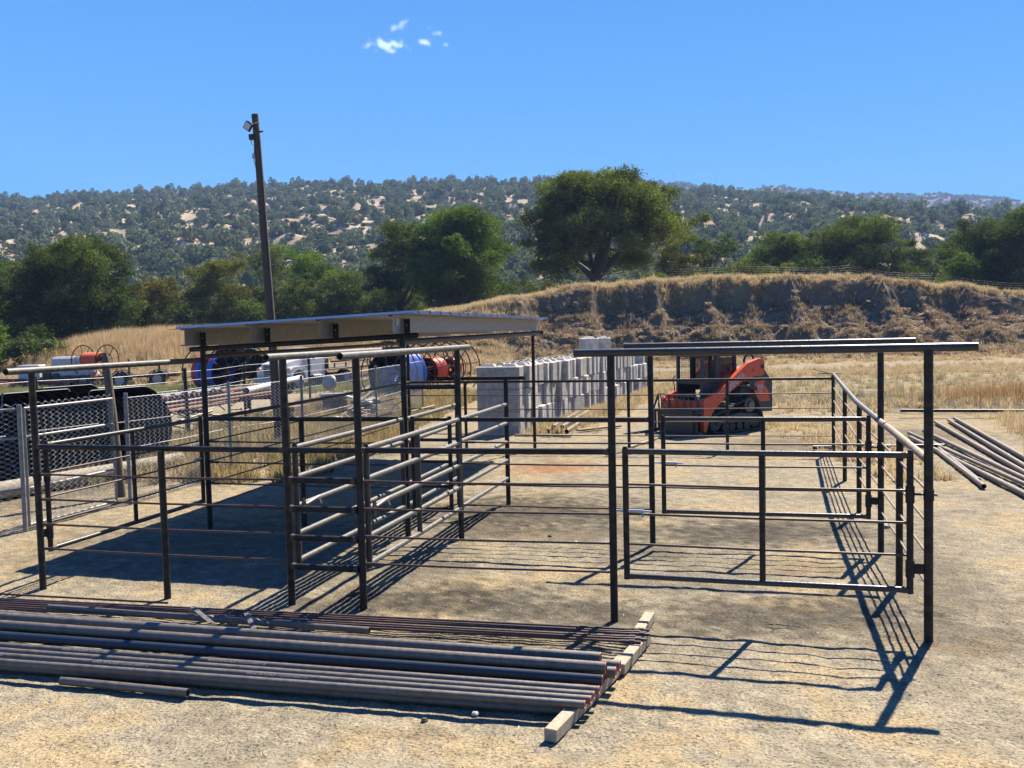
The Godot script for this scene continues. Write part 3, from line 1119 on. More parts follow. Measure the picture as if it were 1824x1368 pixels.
func scatter(called: String, label: String, meshes: Array, count: int, fn: Callable, m: Material, sd: int) -> void:
	var r := RandomNumberGenerator.new()
	r.seed = sd
	var xf := []
	var cl := []
	for k in meshes:
		xf.append([])
		cl.append([])
	for i in count:
		var e: Array = fn.call(r)       # [x, z, size, height, color] or empty
		if e.is_empty():
			continue
		var k := r.randi() % meshes.size()
		var bs := Basis(Vector3.UP, r.randf() * TAU).scaled(Vector3(e[2], e[3], e[2]))
		xf[k].append(Transform3D(bs, Vector3(e[0], ground_y(e[0], e[1]) - 0.01, e[1])))
		cl[k].append(e[4])
	for k in meshes.size():
		var o := multi(numbered(called), meshes[k], xf[k], cl[k], m, self)
		o.set_meta("kind", "stuff")
		tag(o, label, "grass")

func build_grass() -> void:
	var gm := flat(Color.WHITE, 0.8)
	gm.vertex_color_use_as_albedo = true
	gm.metallic_specular = 0.2
	gm.backlight_enabled = true
	gm.backlight = lin(0.80, 0.71, 0.53)
	var tu := [tuft_mesh(1, 16, 0.5, 0.7, 0.035), tuft_mesh(2, 14, 0.4, 0.9, 0.035)]
	var tall := [tuft_mesh(5, 12, 0.35, 0.5, 0.02), tuft_mesh(6, 12, 0.45, 0.35, 0.02)]
	var straw := func(r: RandomNumberGenerator, k: float) -> Color:
		var b := r.randf_range(0.75, 1.25) * k
		return Color(0.43 * b, 0.365 * b, 0.245 * b)
	scatter("dry_grass", "pale dry grass fringing the crest of the mound", tu, 15000, func(r):
		var x: float = r.randf_range(-16.0, 62.0)
		var z: float = -70.4 - absf(r.randfn()) * 3.0
		return [x, z, r.randf_range(0.3, 0.6), r.randf_range(0.18, 0.55), straw.call(r, 1.0)], gm, 1)
	scatter("bank_brush", "brown dried brush clinging to the cut bank", tu, 15000, func(r):
		var x: float = r.randf_range(-9.0, 62.0)
		var z: float = -r.randf_range(61.0, 70.6)
		if noise2.get_noise_2d(x * 1.1, z * 1.1) + noise.get_noise_2d(x * 0.4, z * 0.7) * 0.7 < r.randf_range(-0.15, 0.2):
			return []
		var b: float = r.randf_range(0.6, 1.25)
		return [x, z, r.randf_range(0.25, 0.6), r.randf_range(0.2, 0.5), Color(0.28 * b, 0.225 * b, 0.165 * b)], gm, 2)
	var heap := [clump_mesh(61, 90, 0.34, 0.5, 4), clump_mesh(62, 90, 0.3, 0.45, 5)]
	scatter("bank_brush", "matted clumps of dead brush over the foot of the cut bank", heap, 7500, func(r):
		var x: float = r.randf_range(-9.0, 62.0)
		var z: float = -r.randf_range(60.5, 69.6)
		if noise2.get_noise_2d(x * 0.6, z * 1.6) + noise.get_noise_2d(x * 0.3, z * 0.9) * 0.6 < r.randf_range(-0.1, 0.25) + 0.2 * smoothstep(66.0, 69.6, -z):
			return []
		var b: float = r.randf_range(0.65, 1.25)
		var s: float = r.randf_range(0.2, 0.62)
		return [x, z, s, s * r.randf_range(0.6, 1.0), Color(0.34 * b, 0.275 * b, 0.205 * b)], gm, 32)
	scatter("dry_grass", "short golden grass on the slope below the bank", tu, 15000, func(r):
		var x: float = r.randf_range(-6.0, 48.0)
		var z: float = -r.randf_range(50.0, 64.5)
		if noise.get_noise_2d(x * 0.5, z * 0.8) < r.randf_range(-0.3, 0.15) or absf(-z - 56.5 - 0.03 * x) < 0.9:
			return []
		return [x, z, r.randf_range(0.2, 0.5), r.randf_range(0.12, 0.36), straw.call(r, 1.0)], gm, 3)
	scatter("dry_weeds", "dry weeds and straw on the flat behind the right pen", tu, 8000, func(r):
		var z: float = -r.randf_range(19.0, 54.0)
		var x: float = r.randf_range(5.8, maxf(9.0, -z * 0.62))
		if x < 7.2 + (-z - 19.0) * 0.16 and z > -29.0:
			return []
		var q: float = noise.get_noise_2d(x * 0.9 + 9.0, z * 1.3) * -1.0 + noise2.get_noise_2d(x * 1.4, z * 1.4) * 0.5
		if q < r.randf_range(-0.05, 0.4) or absf((z + 26.2) - (x - 13.4) * 0.3) < 1.3:
			return []
		var c: Color = straw.call(r, 0.95)
		if z > -27.5 and (x < 14.2 + (-z - 26.0) * 0.2 or r.randf() < 0.6):
			return []
		if z < -32.0 and z > -48.0 and r.randf() < 0.55:
			var b: float = r.randf_range(0.8, 1.2)
			c = Color(0.295 * b, 0.295 * b, 0.197 * b)
		return [x, z, r.randf_range(0.16, 0.42), r.randf_range(0.12, 0.42), c], gm, 4)
	scatter("tall_weeds", "taller russet weeds at the right edge of the flat", tall, 260, func(r):
		var x: float = 17.6 + r.randfn() * 1.5
		var z: float = -32.4 + r.randfn() * 0.8
		var b: float = r.randf_range(0.7, 1.2)
		return [x, z, r.randf_range(0.2, 0.5), r.randf_range(0.45, 0.95), Color(0.36 * b, 0.26 * b, 0.15 * b)], gm, 5)
	scatter("dry_grass", "straw clumps around the pipes lying at the right", tall, 500, func(r):
		var t: float = r.randf()
		var x: float = lerpf(13.6, 11.0, t) + absf(r.randfn()) * 0.7
		var z: float = lerpf(-25.5, -18.3, t) + r.randfn() * 0.7
		return [x, z, r.randf_range(0.2, 0.4), r.randf_range(0.15, 0.55), straw.call(r, 1.05)], gm, 6)
	scatter("dry_grass", "straw tufts between the pipes and the right pen", tu, 1300, func(r):
		var z: float = -r.randf_range(16.0, 26.0)
		var x: float = r.randf_range(6.6, 7.6 + (-z - 16.0) * 0.22)
		if noise2.get_noise_2d(x * 1.4, z * 1.4) < r.randf_range(-0.1, 0.3):
			return []
		return [x, z, r.randf_range(0.15, 0.35), r.randf_range(0.06, 0.28), straw.call(r, 1.1)], gm, 7)
	scatter("tall_dry_grass", "tall orange dry grass on the berm behind the trailers", tall, 9000, func(r):
		var x: float = -27.0 + r.randfn() * 3.8
		if noise.get_noise_2d(x * 0.7, 3.0) < r.randf_range(-0.7, 0.2):
			return []
		var z: float = -69.5 + r.randfn() * 2.6
		var b: float = r.randf_range(0.75, 1.2)
		return [x, z, r.randf_range(0.4, 0.8), r.randf_range(0.7, 1.5), Color(0.50 * b, 0.40 * b, 0.26 * b)], gm, 8)
	scatter("dry_grass", "pale dry grass spread behind the trailers and reels", tu, 15000, func(r):
		var x: float = r.randf_range(-36.0, 0.0)
		var z: float = -r.randf_range(56.0, 80.0)
		return [x, z, r.randf_range(0.3, 0.7), r.randf_range(0.25, 0.6), straw.call(r, 0.95)], gm, 9)
	scatter("green_weeds", "strip of grey green weeds along the trailers", tu, 5200, func(r):
		var x: float = r.randf_range(-36.0, -8.0)
		var z: float = -50.0 + r.randfn() * 2.0
		var b: float = r.randf_range(0.7, 1.25)
		return [x, z, r.randf_range(0.25, 0.5), r.randf_range(0.15, 0.4), Color(0.205 * b, 0.221 * b, 0.115 * b)], gm, 10)
	scatter("dry_weeds", "weeds and straw along the wire fences and pipe rack", tu, 7000, func(r):
		var z: float = -r.randf_range(17.5, 42.0)
		var x: float = -5.0 + (-z - 20.0) * 0.12 - r.randf_range(-0.3, 5.5) * (1.0 if r.randf() < 0.8 else -0.25)
		if noise2.get_noise_2d(x * 1.2, z * 1.2) < r.randf_range(-0.25, 0.2):
			return []
		var b: float = r.randf_range(0.7, 1.2)
		var c := Color(0.369 * b, 0.295 * b, 0.164 * b) if r.randf() < 0.6 else Color(0.221 * b, 0.213 * b, 0.115 * b)
		return [x, z, r.randf_range(0.16, 0.4), r.randf_range(0.15, 0.5), c], gm, 11)
	scatter("dry_weeds", "straw standing along the foot of the concrete blocks", tu, 1500, func(r):
		var t: float = r.randf()
		var x: float = lerpf(0.6, 7.2, t) + r.randfn() * 0.35 + 0.2
		var z: float = lerpf(-24.8, -43.5, t)
		return [x, z, r.randf_range(0.15, 0.35), r.randf_range(0.1, 0.35), straw.call(r, 0.95)], gm, 12)
	# chaff and stones on the yard
	var sm := flat(Color.WHITE, 0.85)
	sm.vertex_color_use_as_albedo = true
	var st := []
	for k in 3:
		var b := MB.new()
		var r := RandomNumberGenerator.new()
		r.seed = 90 + k
		var pts := [Vector3(0, 0.6, 0), Vector3(0, -0.5, 0)]
		var rim := []
		for i in 7:
			var a := TAU * i / 7.0
			rim.append(Vector3(cos(a) * r.randf_range(0.7, 1.2), r.randf_range(-0.15, 0.3), sin(a) * r.randf_range(0.6, 1.0)))
		for i in 7:
			b.tri(pts[0], rim[(i + 1) % 7], rim[i])
			b.tri(pts[1], rim[i], rim[(i + 1) % 7])
		st.append(b.mesh())
	scatter("gravel", "loose stones and clods scattered over the yard", st, 13000, func(r):
		var z: float = -5.2 - 22.0 * pow(r.randf(), 2.0)
		var x: float = r.randf_range(-1.0, 1.0) * (-z * 0.66)
		var q: float = 0.006 + 0.014 * pow(r.randf(), 6.0) + 0.004 * r.randf()
		if noise.get_noise_2d(x * 1.3, z * 1.3) < r.randf_range(-0.5, 0.25):
			return []
		var b: float = r.randf_range(0.35, 1.25)
		return [x, z, q, q * 0.8, Color(0.279 * b, 0.242 * b, 0.184 * b)], sm, 21)
	var ch := []
	for k in 2:
		var b := MB.new()
		b.quad(Vector3(-0.5, 0.02, -0.05), Vector3(-0.5, 0.02, 0.05), Vector3(0.1, 0.09, 0.07), Vector3(0.1, 0.09, -0.03))
		b.quad(Vector3(0.1, 0.09, -0.03), Vector3(0.1, 0.09, 0.07), Vector3(0.5, 0.03 + 0.1 * k, 0.16), Vector3(0.5, 0.03 + 0.1 * k, 0.08))
		ch.append(b.mesh())
	scatter("straw_litter", "broken straw strewn over the yard", ch, 26000, func(r):
		var z: float = -5.2 - 20.0 * pow(r.randf(), 1.8)
		var x: float = r.randf_range(-1.0, 1.0) * (-z * 0.66)
		if noise2.get_noise_2d(x * 1.0 + 7.0, z * 1.0) < r.randf_range(-0.4, 0.3):
			return []
		var b: float = r.randf_range(0.6, 1.2)
		return [x, z, r.randf_range(0.02, 0.075), r.randf_range(0.03, 0.09), Color(0.426 * b, 0.353 * b, 0.230 * b)], sm, 22)
	scatter("gravel", "dark clods and crumbs lying on the yard", st, 4200, func(r):
		var z: float = -5.2 - 18.0 * pow(r.randf(), 1.7)
		var x: float = r.randf_range(-1.0, 1.0) * (-z * 0.66)
		var q: float = 0.008 + 0.020 * pow(r.randf(), 2.5)
		var b: float = r.randf_range(0.6, 1.4)
		return [x, z, q, q * 0.8, Color(0.055 * b, 0.047 * b, 0.040 * b)], sm, 24)
	scatter("gravel", "dark crumbled earth over the trodden patches of the pens", st, 9000, func(r):
		var e: Array = DARK[r.randi() % DARK.size()]
		var x: float = e[0] + r.randfn() * e[2] * 0.55
		var z: float = e[1] + r.randfn() * e[3] * 0.55
		var q: float = 0.006 + 0.022 * pow(r.randf(), 3.5)
		var b: float = r.randf_range(0.5, 1.6)
		return [x, z, q, q * 0.85, Color(0.070 * b, 0.062 * b, 0.053 * b)], sm, 25)
	scatter("gravel", "crumbs of dry earth kicked up in the foreground", st, 9000, func(r):
		var z: float = -5.2 - 6.0 * pow(r.randf(), 1.5)
		var x: float = r.randf_range(-1.0, 1.0) * (-z * 0.66)
		if noise2.get_noise_2d(x * 1.7, z * 1.7) < r.randf_range(-0.45, 0.3):
			return []
		var q: float = 0.005 + 0.017 * pow(r.randf(), 3.0)
		var b: float = r.randf_range(0.75, 1.15)
		return [x, z, q, q * 0.7, Color(0.27 * b, 0.235 * b, 0.17 * b)], sm, 26)
	scatter("gravel", "pale gravel near the lower left pipes", st, 6000, func(r):
		var x: float = -3.9 + r.randfn() * 1.5
		var z: float = (-7.25 + r.randfn() * 0.35) if r.randf() < 0.5 else (-10.2 + r.randfn() * 0.7)
		if z > -5.4:
			return []
		var q: float = 0.006 + 0.012 * pow(r.randf(), 3.0)
		var b: float = r.randf_range(0.5, 1.3)
		return [x, z, q, q * 0.8, Color(0.254 * b, 0.230 * b, 0.180 * b)], sm, 23)

# ---------------------------------------------------------------- the pipe corral
const RODS := [1.29, 1.01, 0.73, 0.455]

func post(t: Node3D, u: float, v: float, h: float, r := 0.0365, m: Material = null, called := "post") -> void:
	var b := MB.new(t.position)
	var j := Vector3(noise.get_noise_2d(u * 9.0, v * 9.0), 0, noise2.get_noise_2d(u * 9.0, v * 9.0)) * 0.02
	var p := W(u, v)
	b.tube([p + Vector3(0, -0.25, 0), p + Vector3(0, h * 0.5, 0) + j * 0.4, p + Vector3(0, h, 0) + j], r, 16)
	part(called, b, m if m else M.steel, t)

func rail(t: Node3D, a: Vector3, b2: Vector3, r := 0.030, m: Material = null, called := "rail", hollow := false) -> void:
	var b := MB.new(t.position)
	if hollow:
		b.pipe(a, b2, r, 18, 0.007)
	else:
		b.tube([a, a.lerp(b2, 0.5) + Vector3(0, -0.0012 * a.distance_to(b2), 0), b2], r, 14)
	part(called, b, m if m else M.steel, t)

# a sucker rod with thicker upset ends
func rod(t: Node3D, a: Vector3, b2: Vector3, m: Material = null, ends := true) -> void:
	var b := MB.new(t.position)
	var l := a.distance_to(b2)
	var d := (b2 - a) / l
	var r := 0.0115
	var sag := Vector3(0, -0.0025 * l, 0)
	b.tube([a, a + d * 0.16, a + d * 0.19, a.lerp(b2, 0.5) + sag, b2 - d * 0.19, b2 - d * 0.16, b2], [r, r, r, r, r, r, r], 8, false)
	if ends:
		b.tube([a + d * 0.03, a + d * 0.05, a + d * 0.17, a + d * 0.2], [r * 1.05, r * 1.5, r * 1.5, r], 8)
	part("rod", b, m if m else M.rod, t)

func run(t: Node3D, u0: float, v0: float, u1: float, v1: float, top := 1.6, heights: Array = RODS, m: Material = null) -> void:
	rail(t, W(u0, v0, top), W(u1, v1, top), 0.030, m)
	weld(t, W(u0, v0, top), W(u1, v1, top), 0.030)
	for h in heights:
		rod(t, W(u0, v0, h), W(u1, v1, h))

# the burnt, rusty bead where a rail meets its posts
func weld(t: Node3D, a: Vector3, b2: Vector3, r: float) -> void:
	var d := (b2 - a).normalized()
	for e in [[a, d], [b2, -d]]:
		var b := MB.new(t.position)
		var p: Vector3 = e[0]
		var k: Vector3 = e[1]
		b.tube([p + k * 0.030, p + k * 0.040, p + k * 0.052, p + k * 0.075], [r * 1.04, r * 1.22, r * 1.16, r * 1.01], 12, false)
		part("weld_bead", b, M.weld, t)

# a gate in the vertical plane from (u0, v0) to (u1, v1); hinge on the second end when flip
func pipe_gate(label: String, u0: float, v0: float, u1: float, v1: float, hinge_u: float, hinge_v: float, latch_u: float, latch_v: float, group: String) -> Node3D:
	var t := thing("ranch_gate", label, "gate", W(u0, v0), group)
	var lo := 0.43
	var hi := 1.61
	for e in [[u0, v0], [u1, v1]]:
		var b := MB.new(t.position)
		b.tube([W(e[0], e[1], lo - 0.03), W(e[0], e[1], hi + 0.02), W(e[0], e[1], hi + 0.045)], [0.029, 0.029, 0.018], 14)
		part("end_upright", b, M.steel, t)
	rail(t, W(u0, v0, hi), W(u1, v1, hi), 0.027, M.steel2, "top_rail")
	rail(t, W(u0, v0, lo), W(u1, v1, lo), 0.027, M.steel2, "bottom_rail")
	weld(t, W(u0, v0, hi), W(u1, v1, hi), 0.027)
	weld(t, W(u0, v0, lo), W(u1, v1, lo), 0.027)
	rail(t, W((u0 + u1) / 2, (v0 + v1) / 2, lo), W((u0 + u1) / 2, (v0 + v1) / 2, hi), 0.027, M.steel, "middle_upright")
	for h in [1.30, 1.02, 0.735]:
		rod(t, W(u0, v0, h), W(u1, v1, h), null, false)
	# hinges
	var he := Vector2(u0, v0) if Vector2(u0 - hinge_u, v0 - hinge_v).length() < Vector2(u1 - hinge_u, v1 - hinge_v).length() else Vector2(u1, v1)
	for h in [0.62, 1.27]:
		var b := MB.new(t.position)
		b.tube([W(he.x, he.y, h - 0.075), W(he.x, he.y, h + 0.075)], 0.038, 14)
		if h < 1.0:
			var q := W((he.x + hinge_u) / 2, (he.y + hinge_v) / 2, h)
			b.box(q, Vector3(he.distance_to(Vector2(hinge_u, hinge_v)), 0.09, 0.012), Basis((W(he.x, he.y) - W(hinge_u, hinge_v)).normalized(), Vector3.UP, (W(he.x, he.y) - W(hinge_u, hinge_v)).normalized().cross(Vector3.UP)))
		else:
			b.tube([W(he.x, he.y, h), W(lerpf(he.x, hinge_u, 1.45), lerpf(he.y, hinge_v, 1.45), h)], 0.010, 8)
			b.tube([W(hinge_u, hinge_v, h - 0.05), W(hinge_u, hinge_v, h + 0.05)], 0.044, 14)
		part("hinge", b, M.steel, t)
	# latch: a box on the post, a bright bolt through the upright
	var le := Vector2(u1, v1) if he == Vector2(u0, v0) else Vector2(u0, v0)
	var lp := Vector2(latch_u, latch_v)
	var inn := (le - lp).normalized()
	var b := MB.new(t.position)
	b.pipe(W(le.x - inn.x * 0.045, le.y - inn.y * 0.045, 1.05), W(le.x + inn.x * 0.17, le.y + inn.y * 0.17, 1.05), 0.016, 12, 0.004)
	b.tube([W(lp.x + inn.x * 0.02, lp.y + inn.y * 0.02, 1.05), W(le.x + inn.x * 0.24, le.y + inn.y * 0.24, 1.05)], 0.010, 8)
	var hx := W(le.x + inn.x * 0.15, le.y + inn.y * 0.15, 1.05)
	b.tube([hx, hx + Vector3(0.0, -0.05, 0.035)], 0.009, 8)
	part("latch_bolt", b, M.bright, t)
	return t

func stock_gate(label: String, u: float, v0: float, v1: float, mid: float) -> void:
	var t := thing("chute_gate", label, "gate", W(u, v0))
	for v in [v0, v1]:
		var b := MB.new(t.position)
		b.tube([W(u, v, 0.39), W(u, v, 1.62), W(u, v, 1.66)], [0.031, 0.031, 0.02], 14)
		b.tube([W(u, v, 0.5), W(u, v, 0.62)], 0.036, 14)
		part("end_upright", b, M.steel2, t)
	if mid > 0.0:
		rail(t, W(u, mid, 0.42), W(u, mid, 1.6), 0.031, M.steel2, "middle_upright")
	for h in [1.61, 1.30, 1.0, 0.71, 0.43]:
		rail(t, W(u, v0, h), W(u, v1, h), 0.030, M.dusty, "rail")
	var b := MB.new(t.position)
	b.box(W(u + 0.05, v0 + 0.06, 0.99), Vector3(0.012, 0.16, 0.07), Basis(Vector3.UP, -TH))
	part("hinge_plate", b, M.steel, t)
	b = MB.new(t.position)
	b.tube([W(u + 0.045, v0 + 0.12, 1.0), W(u + 0.045, v0 + 0.42, 1.03)], 0.013, 8)
	b.tube([W(u + 0.045, v0 + 0.40, 1.03), W(u + 0.06, v0 + 0.44, 0.95)], 0.008, 6)
	part("latch_bolt", b, M.bright, t)

func build_corral() -> void:
	var t: Node3D
	# front, left of the chute
	t = thing("pipe_fence", "front pipe fence left of the chute with four thin rods", "fence", W(-3.9, 0), "pipe fences of the corral")
	post(t, -3.9, 0.03, 2.42)
	post(t, -2.26, -0.02, 1.58)
	run(t, -3.9, 0.03, -0.8, 0.0)
	# front of the chute with heavy bars
	t = thing("pipe_fence", "narrow front panel of the chute with four heavy bars", "fence", W(-0.8, 0), "pipe fences of the corral")
	post(t, -0.8, 0, 2.52, 0.0385, M.steel)
	post(t, 0.0, 0, 2.52, 0.0385, M.steel)
	rail(t, W(-0.8, 0, 1.6), W(0, 0, 1.6), 0.030)
	for h in [1.295, 1.0, 0.70, 0.40]:
		rail(t, W(-0.76, -0.02, h), W(-0.03, -0.02, h), 0.033, M.steel, "bar")
		weld(t, W(-0.80, -0.02, h), W(0.0, -0.02, h), 0.033)
	# front, right of the chute
	t = thing("pipe_fence", "front pipe fence between the chute and the front right gate", "fence", W(0, 0), "pipe fences of the corral")
	post(t, 2.53, 0.1, 2.5)
	run(t, 0, 0, 2.53, 0.1, 1.605)
	# overhead pipes
	for e in [[-3.9, -0.34, -3.9, 3.32, 2.45, "overhead pipe from the left corner post back to the shed", -1.0], [-0.8, -0.34, -0.78, 3.2, 2.555, "overhead pipe over the left side of the chute", 0.0], [0.0, -0.36, 0.0, 3.72, 2.555, "overhead pipe over the right side of the chute", 0.0], [2.19, 0.1, 5.66, 0.04, 2.535, "dark overhead pipe above the front right gate", 0.0], [2.22, 3.25, 5.66, 3.27, 2.535, "dark overhead pipe above the rear right gate", 0.0]]:
		var b := MB.new(W(e[0], e[1], e[4]))
		b.pipe(W(e[0], e[1], e[4]), W(e[2], e[3], e[4]), 0.037, 20, 0.007)
		solo("overhead_pipe", b, M.dusty if e[0] < 1.0 else M.steel2, e[5], "pipe", "overhead pipes")
	# gates
	pipe_gate("front right gate of the pen with rods and one middle upright", 2.66, 0.09, 5.13, 0.04, 5.28, 0.04, 2.53, 0.1, "swinging ranch gates")
	pipe_gate("rear right gate standing behind the front right one", 2.70, 3.25, 5.14, 3.27, 5.28, 3.27, 2.55, 3.25, "swinging ranch gates")
	pipe_gate("left side gate running from the left corner post to the shed", -3.87, 0.14, -3.85, 3.1, -3.9, 0.03, -3.86, 3.25, "swinging ranch gates")
	stock_gate("left heavy railed gate of the chute", -0.77, 0.12, 3.1, -1.0)
	stock_gate("right heavy railed gate of the chute with a middle upright", 0.03, 0.11, 3.08, 1.57)
	# chute rear posts and rear section
	t = thing("pipe_fence", "heavy railed right side panel of the chute behind the tall post", "fence", W(0, 3.2), "pipe fences of the corral")
	post(t, 0.0, 3.2, 2.54, 0.0385)
	post(t, -0.02, 5.7, 2.0)
	rail(t, W(-1.18, 5.7, 2.02), W(0.30, 5.7, 2.02), 0.031, M.steel, "crossbar")
	for h in [1.6, 1.30, 1.0, 0.71, 0.42]:
		rail(t, W(0, 3.2, h), W(-0.02, 5.7, h), 0.030, M.dusty)
	t = thing("pipe_fence", "heavy railed left side panel of the chute behind the shed post", "fence", W(-0.8, 3.3), "pipe fences of the corral")
	post(t, -0.85, 5.7, 2.0)
	for h in [1.6, 1.29, 1.0, 0.71, 0.42]:
		rail(t, W(-0.78, 3.3, h), W(-0.85, 5.7, h), 0.030, M.dusty)
	rail(t, W(-0.76, 3.22, 2.04), W(0.0, 3.2, 2.04), 0.033, M.steel, "crossbar")
	t = thing("chute_stop_gate", "small dark framed stop gate across the chute", "gate", W(-0.6, 3.0))
	for u in [-0.58, -0.06]:
		rail(t, W(u, 3.0, 0.40), W(u, 3.0, 1.66), 0.028, M.steel, "upright")
	for h in [1.62, 1.35, 1.06, 0.73, 0.43]:
		rail(t, W(-0.58, 3.0, h), W(-0.06, 3.0, h), 0.022, M.steel, "rail")
	# middle row
	t = thing("pipe_fence", "middle pipe fence between the chute and the rear right gate", "fence", W(0.0, 3.2), "pipe fences of the corral")
	post(t, 2.55, 3.25, 2.52)
	run(t, 0.03, 3.22, 2.55, 3.25, 1.6, [1.295, 1.01, 0.73, 0.45])
	t = thing("pipe_fence", "middle pipe fence under the front edge of the shed roof", "fence", W(-3.86, 3.25), "pipe fences of the corral")
	post(t, -2.37, 3.3, 1.6)
	run(t, -3.86, 3.25, -0.78, 3.24, 1.6, [1.27, 0.97, 0.66, 0.33])
	# left side under the shed
	t = thing("pipe_fence", "left side pipe fence running back under the shed", "fence", W(-3.9, 3.25), "pipe fences of the corral")
	post(t, -4.0, 5.9, 1.6)
	post(t, -4.15, 9.1, 1.6)
	run(t, -3.88, 3.25, -4.34, 12.5, 1.59, [1.27, 0.97, 0.66, 0.33])
	# back row
	t = thing("pipe_fence", "back pipe fence along the far side of the pens", "fence", W(-4.34, 12.53), "pipe fences of the corral")
	for u in [-2.9, 1.0, 3.19]:
		post(t, u, 12.53, 1.58)
	run(t, -4.34, 12.5, 5.43, 12.56, 1.59, [1.27, 0.95, 0.66, 0.34])
	# right side
	t = thing("pipe_fence", "long right side pipe fence with a light rusty top pipe", "fence", W(5.28, 0.04), "pipe fences of the corral")
	post(t, 5.28, 0.04, 2.52, 0.0385)
	post(t, 5.29, 1.85, 1.58)
	post(t, 5.28, 3.27, 2.52)
	post(t, 5.28, 5.8, 1.6)
	post(t, 5.33, 8.7, 1.62)
	post(t, 5.43, 12.57, 1.67)
	var b := MB.new(t.position)
	b.tube([W(5.26, 0.04, 1.58), W(5.25, 1.85, 1.6), W(5.25, 3.2, 1.6)], 0.036, 16)
	part("top_pipe", b, M.rusty_light, t)
	b = MB.new(t.position)
	b.tube([W(5.25, 3.24, 1.6), W(5.25, 5.8, 1.615), W(5.31, 8.7, 1.655), W(5.43, 12.57, 1.68)], 0.035, 16)
	part("top_pipe", b, M.dusty, t)
	for h in RODS:
		var v := [0.04, 1.85, 3.27, 5.8, 8.7, 12.57]
		var uu := [5.28, 5.29, 5.28, 5.28, 5.33, 5.43]
		for i in 5:
			rod(t, W(uu[i], v[i], h + 0.02 * i), W(uu[i + 1], v[i + 1], h + 0.02 * (i + 1)), M.rod_light, false)
	b = MB.new(t.position)
	var q := W(5.43, 12.57, 1.69)
	b.tube([q - CU * 0.3 + Vector3(0, 0.01, 0), q + CU * 0.18 + Vector3(0, 0.0, 0)], 0.012, 6)
	b.tube([q - CU * 0.42 + Vector3(0, 0.11, 0), q - CU * 0.1 + Vector3(0, 0.01, 0)], 0.010, 6)
	part("loose_bar", b, M.dusty, t)

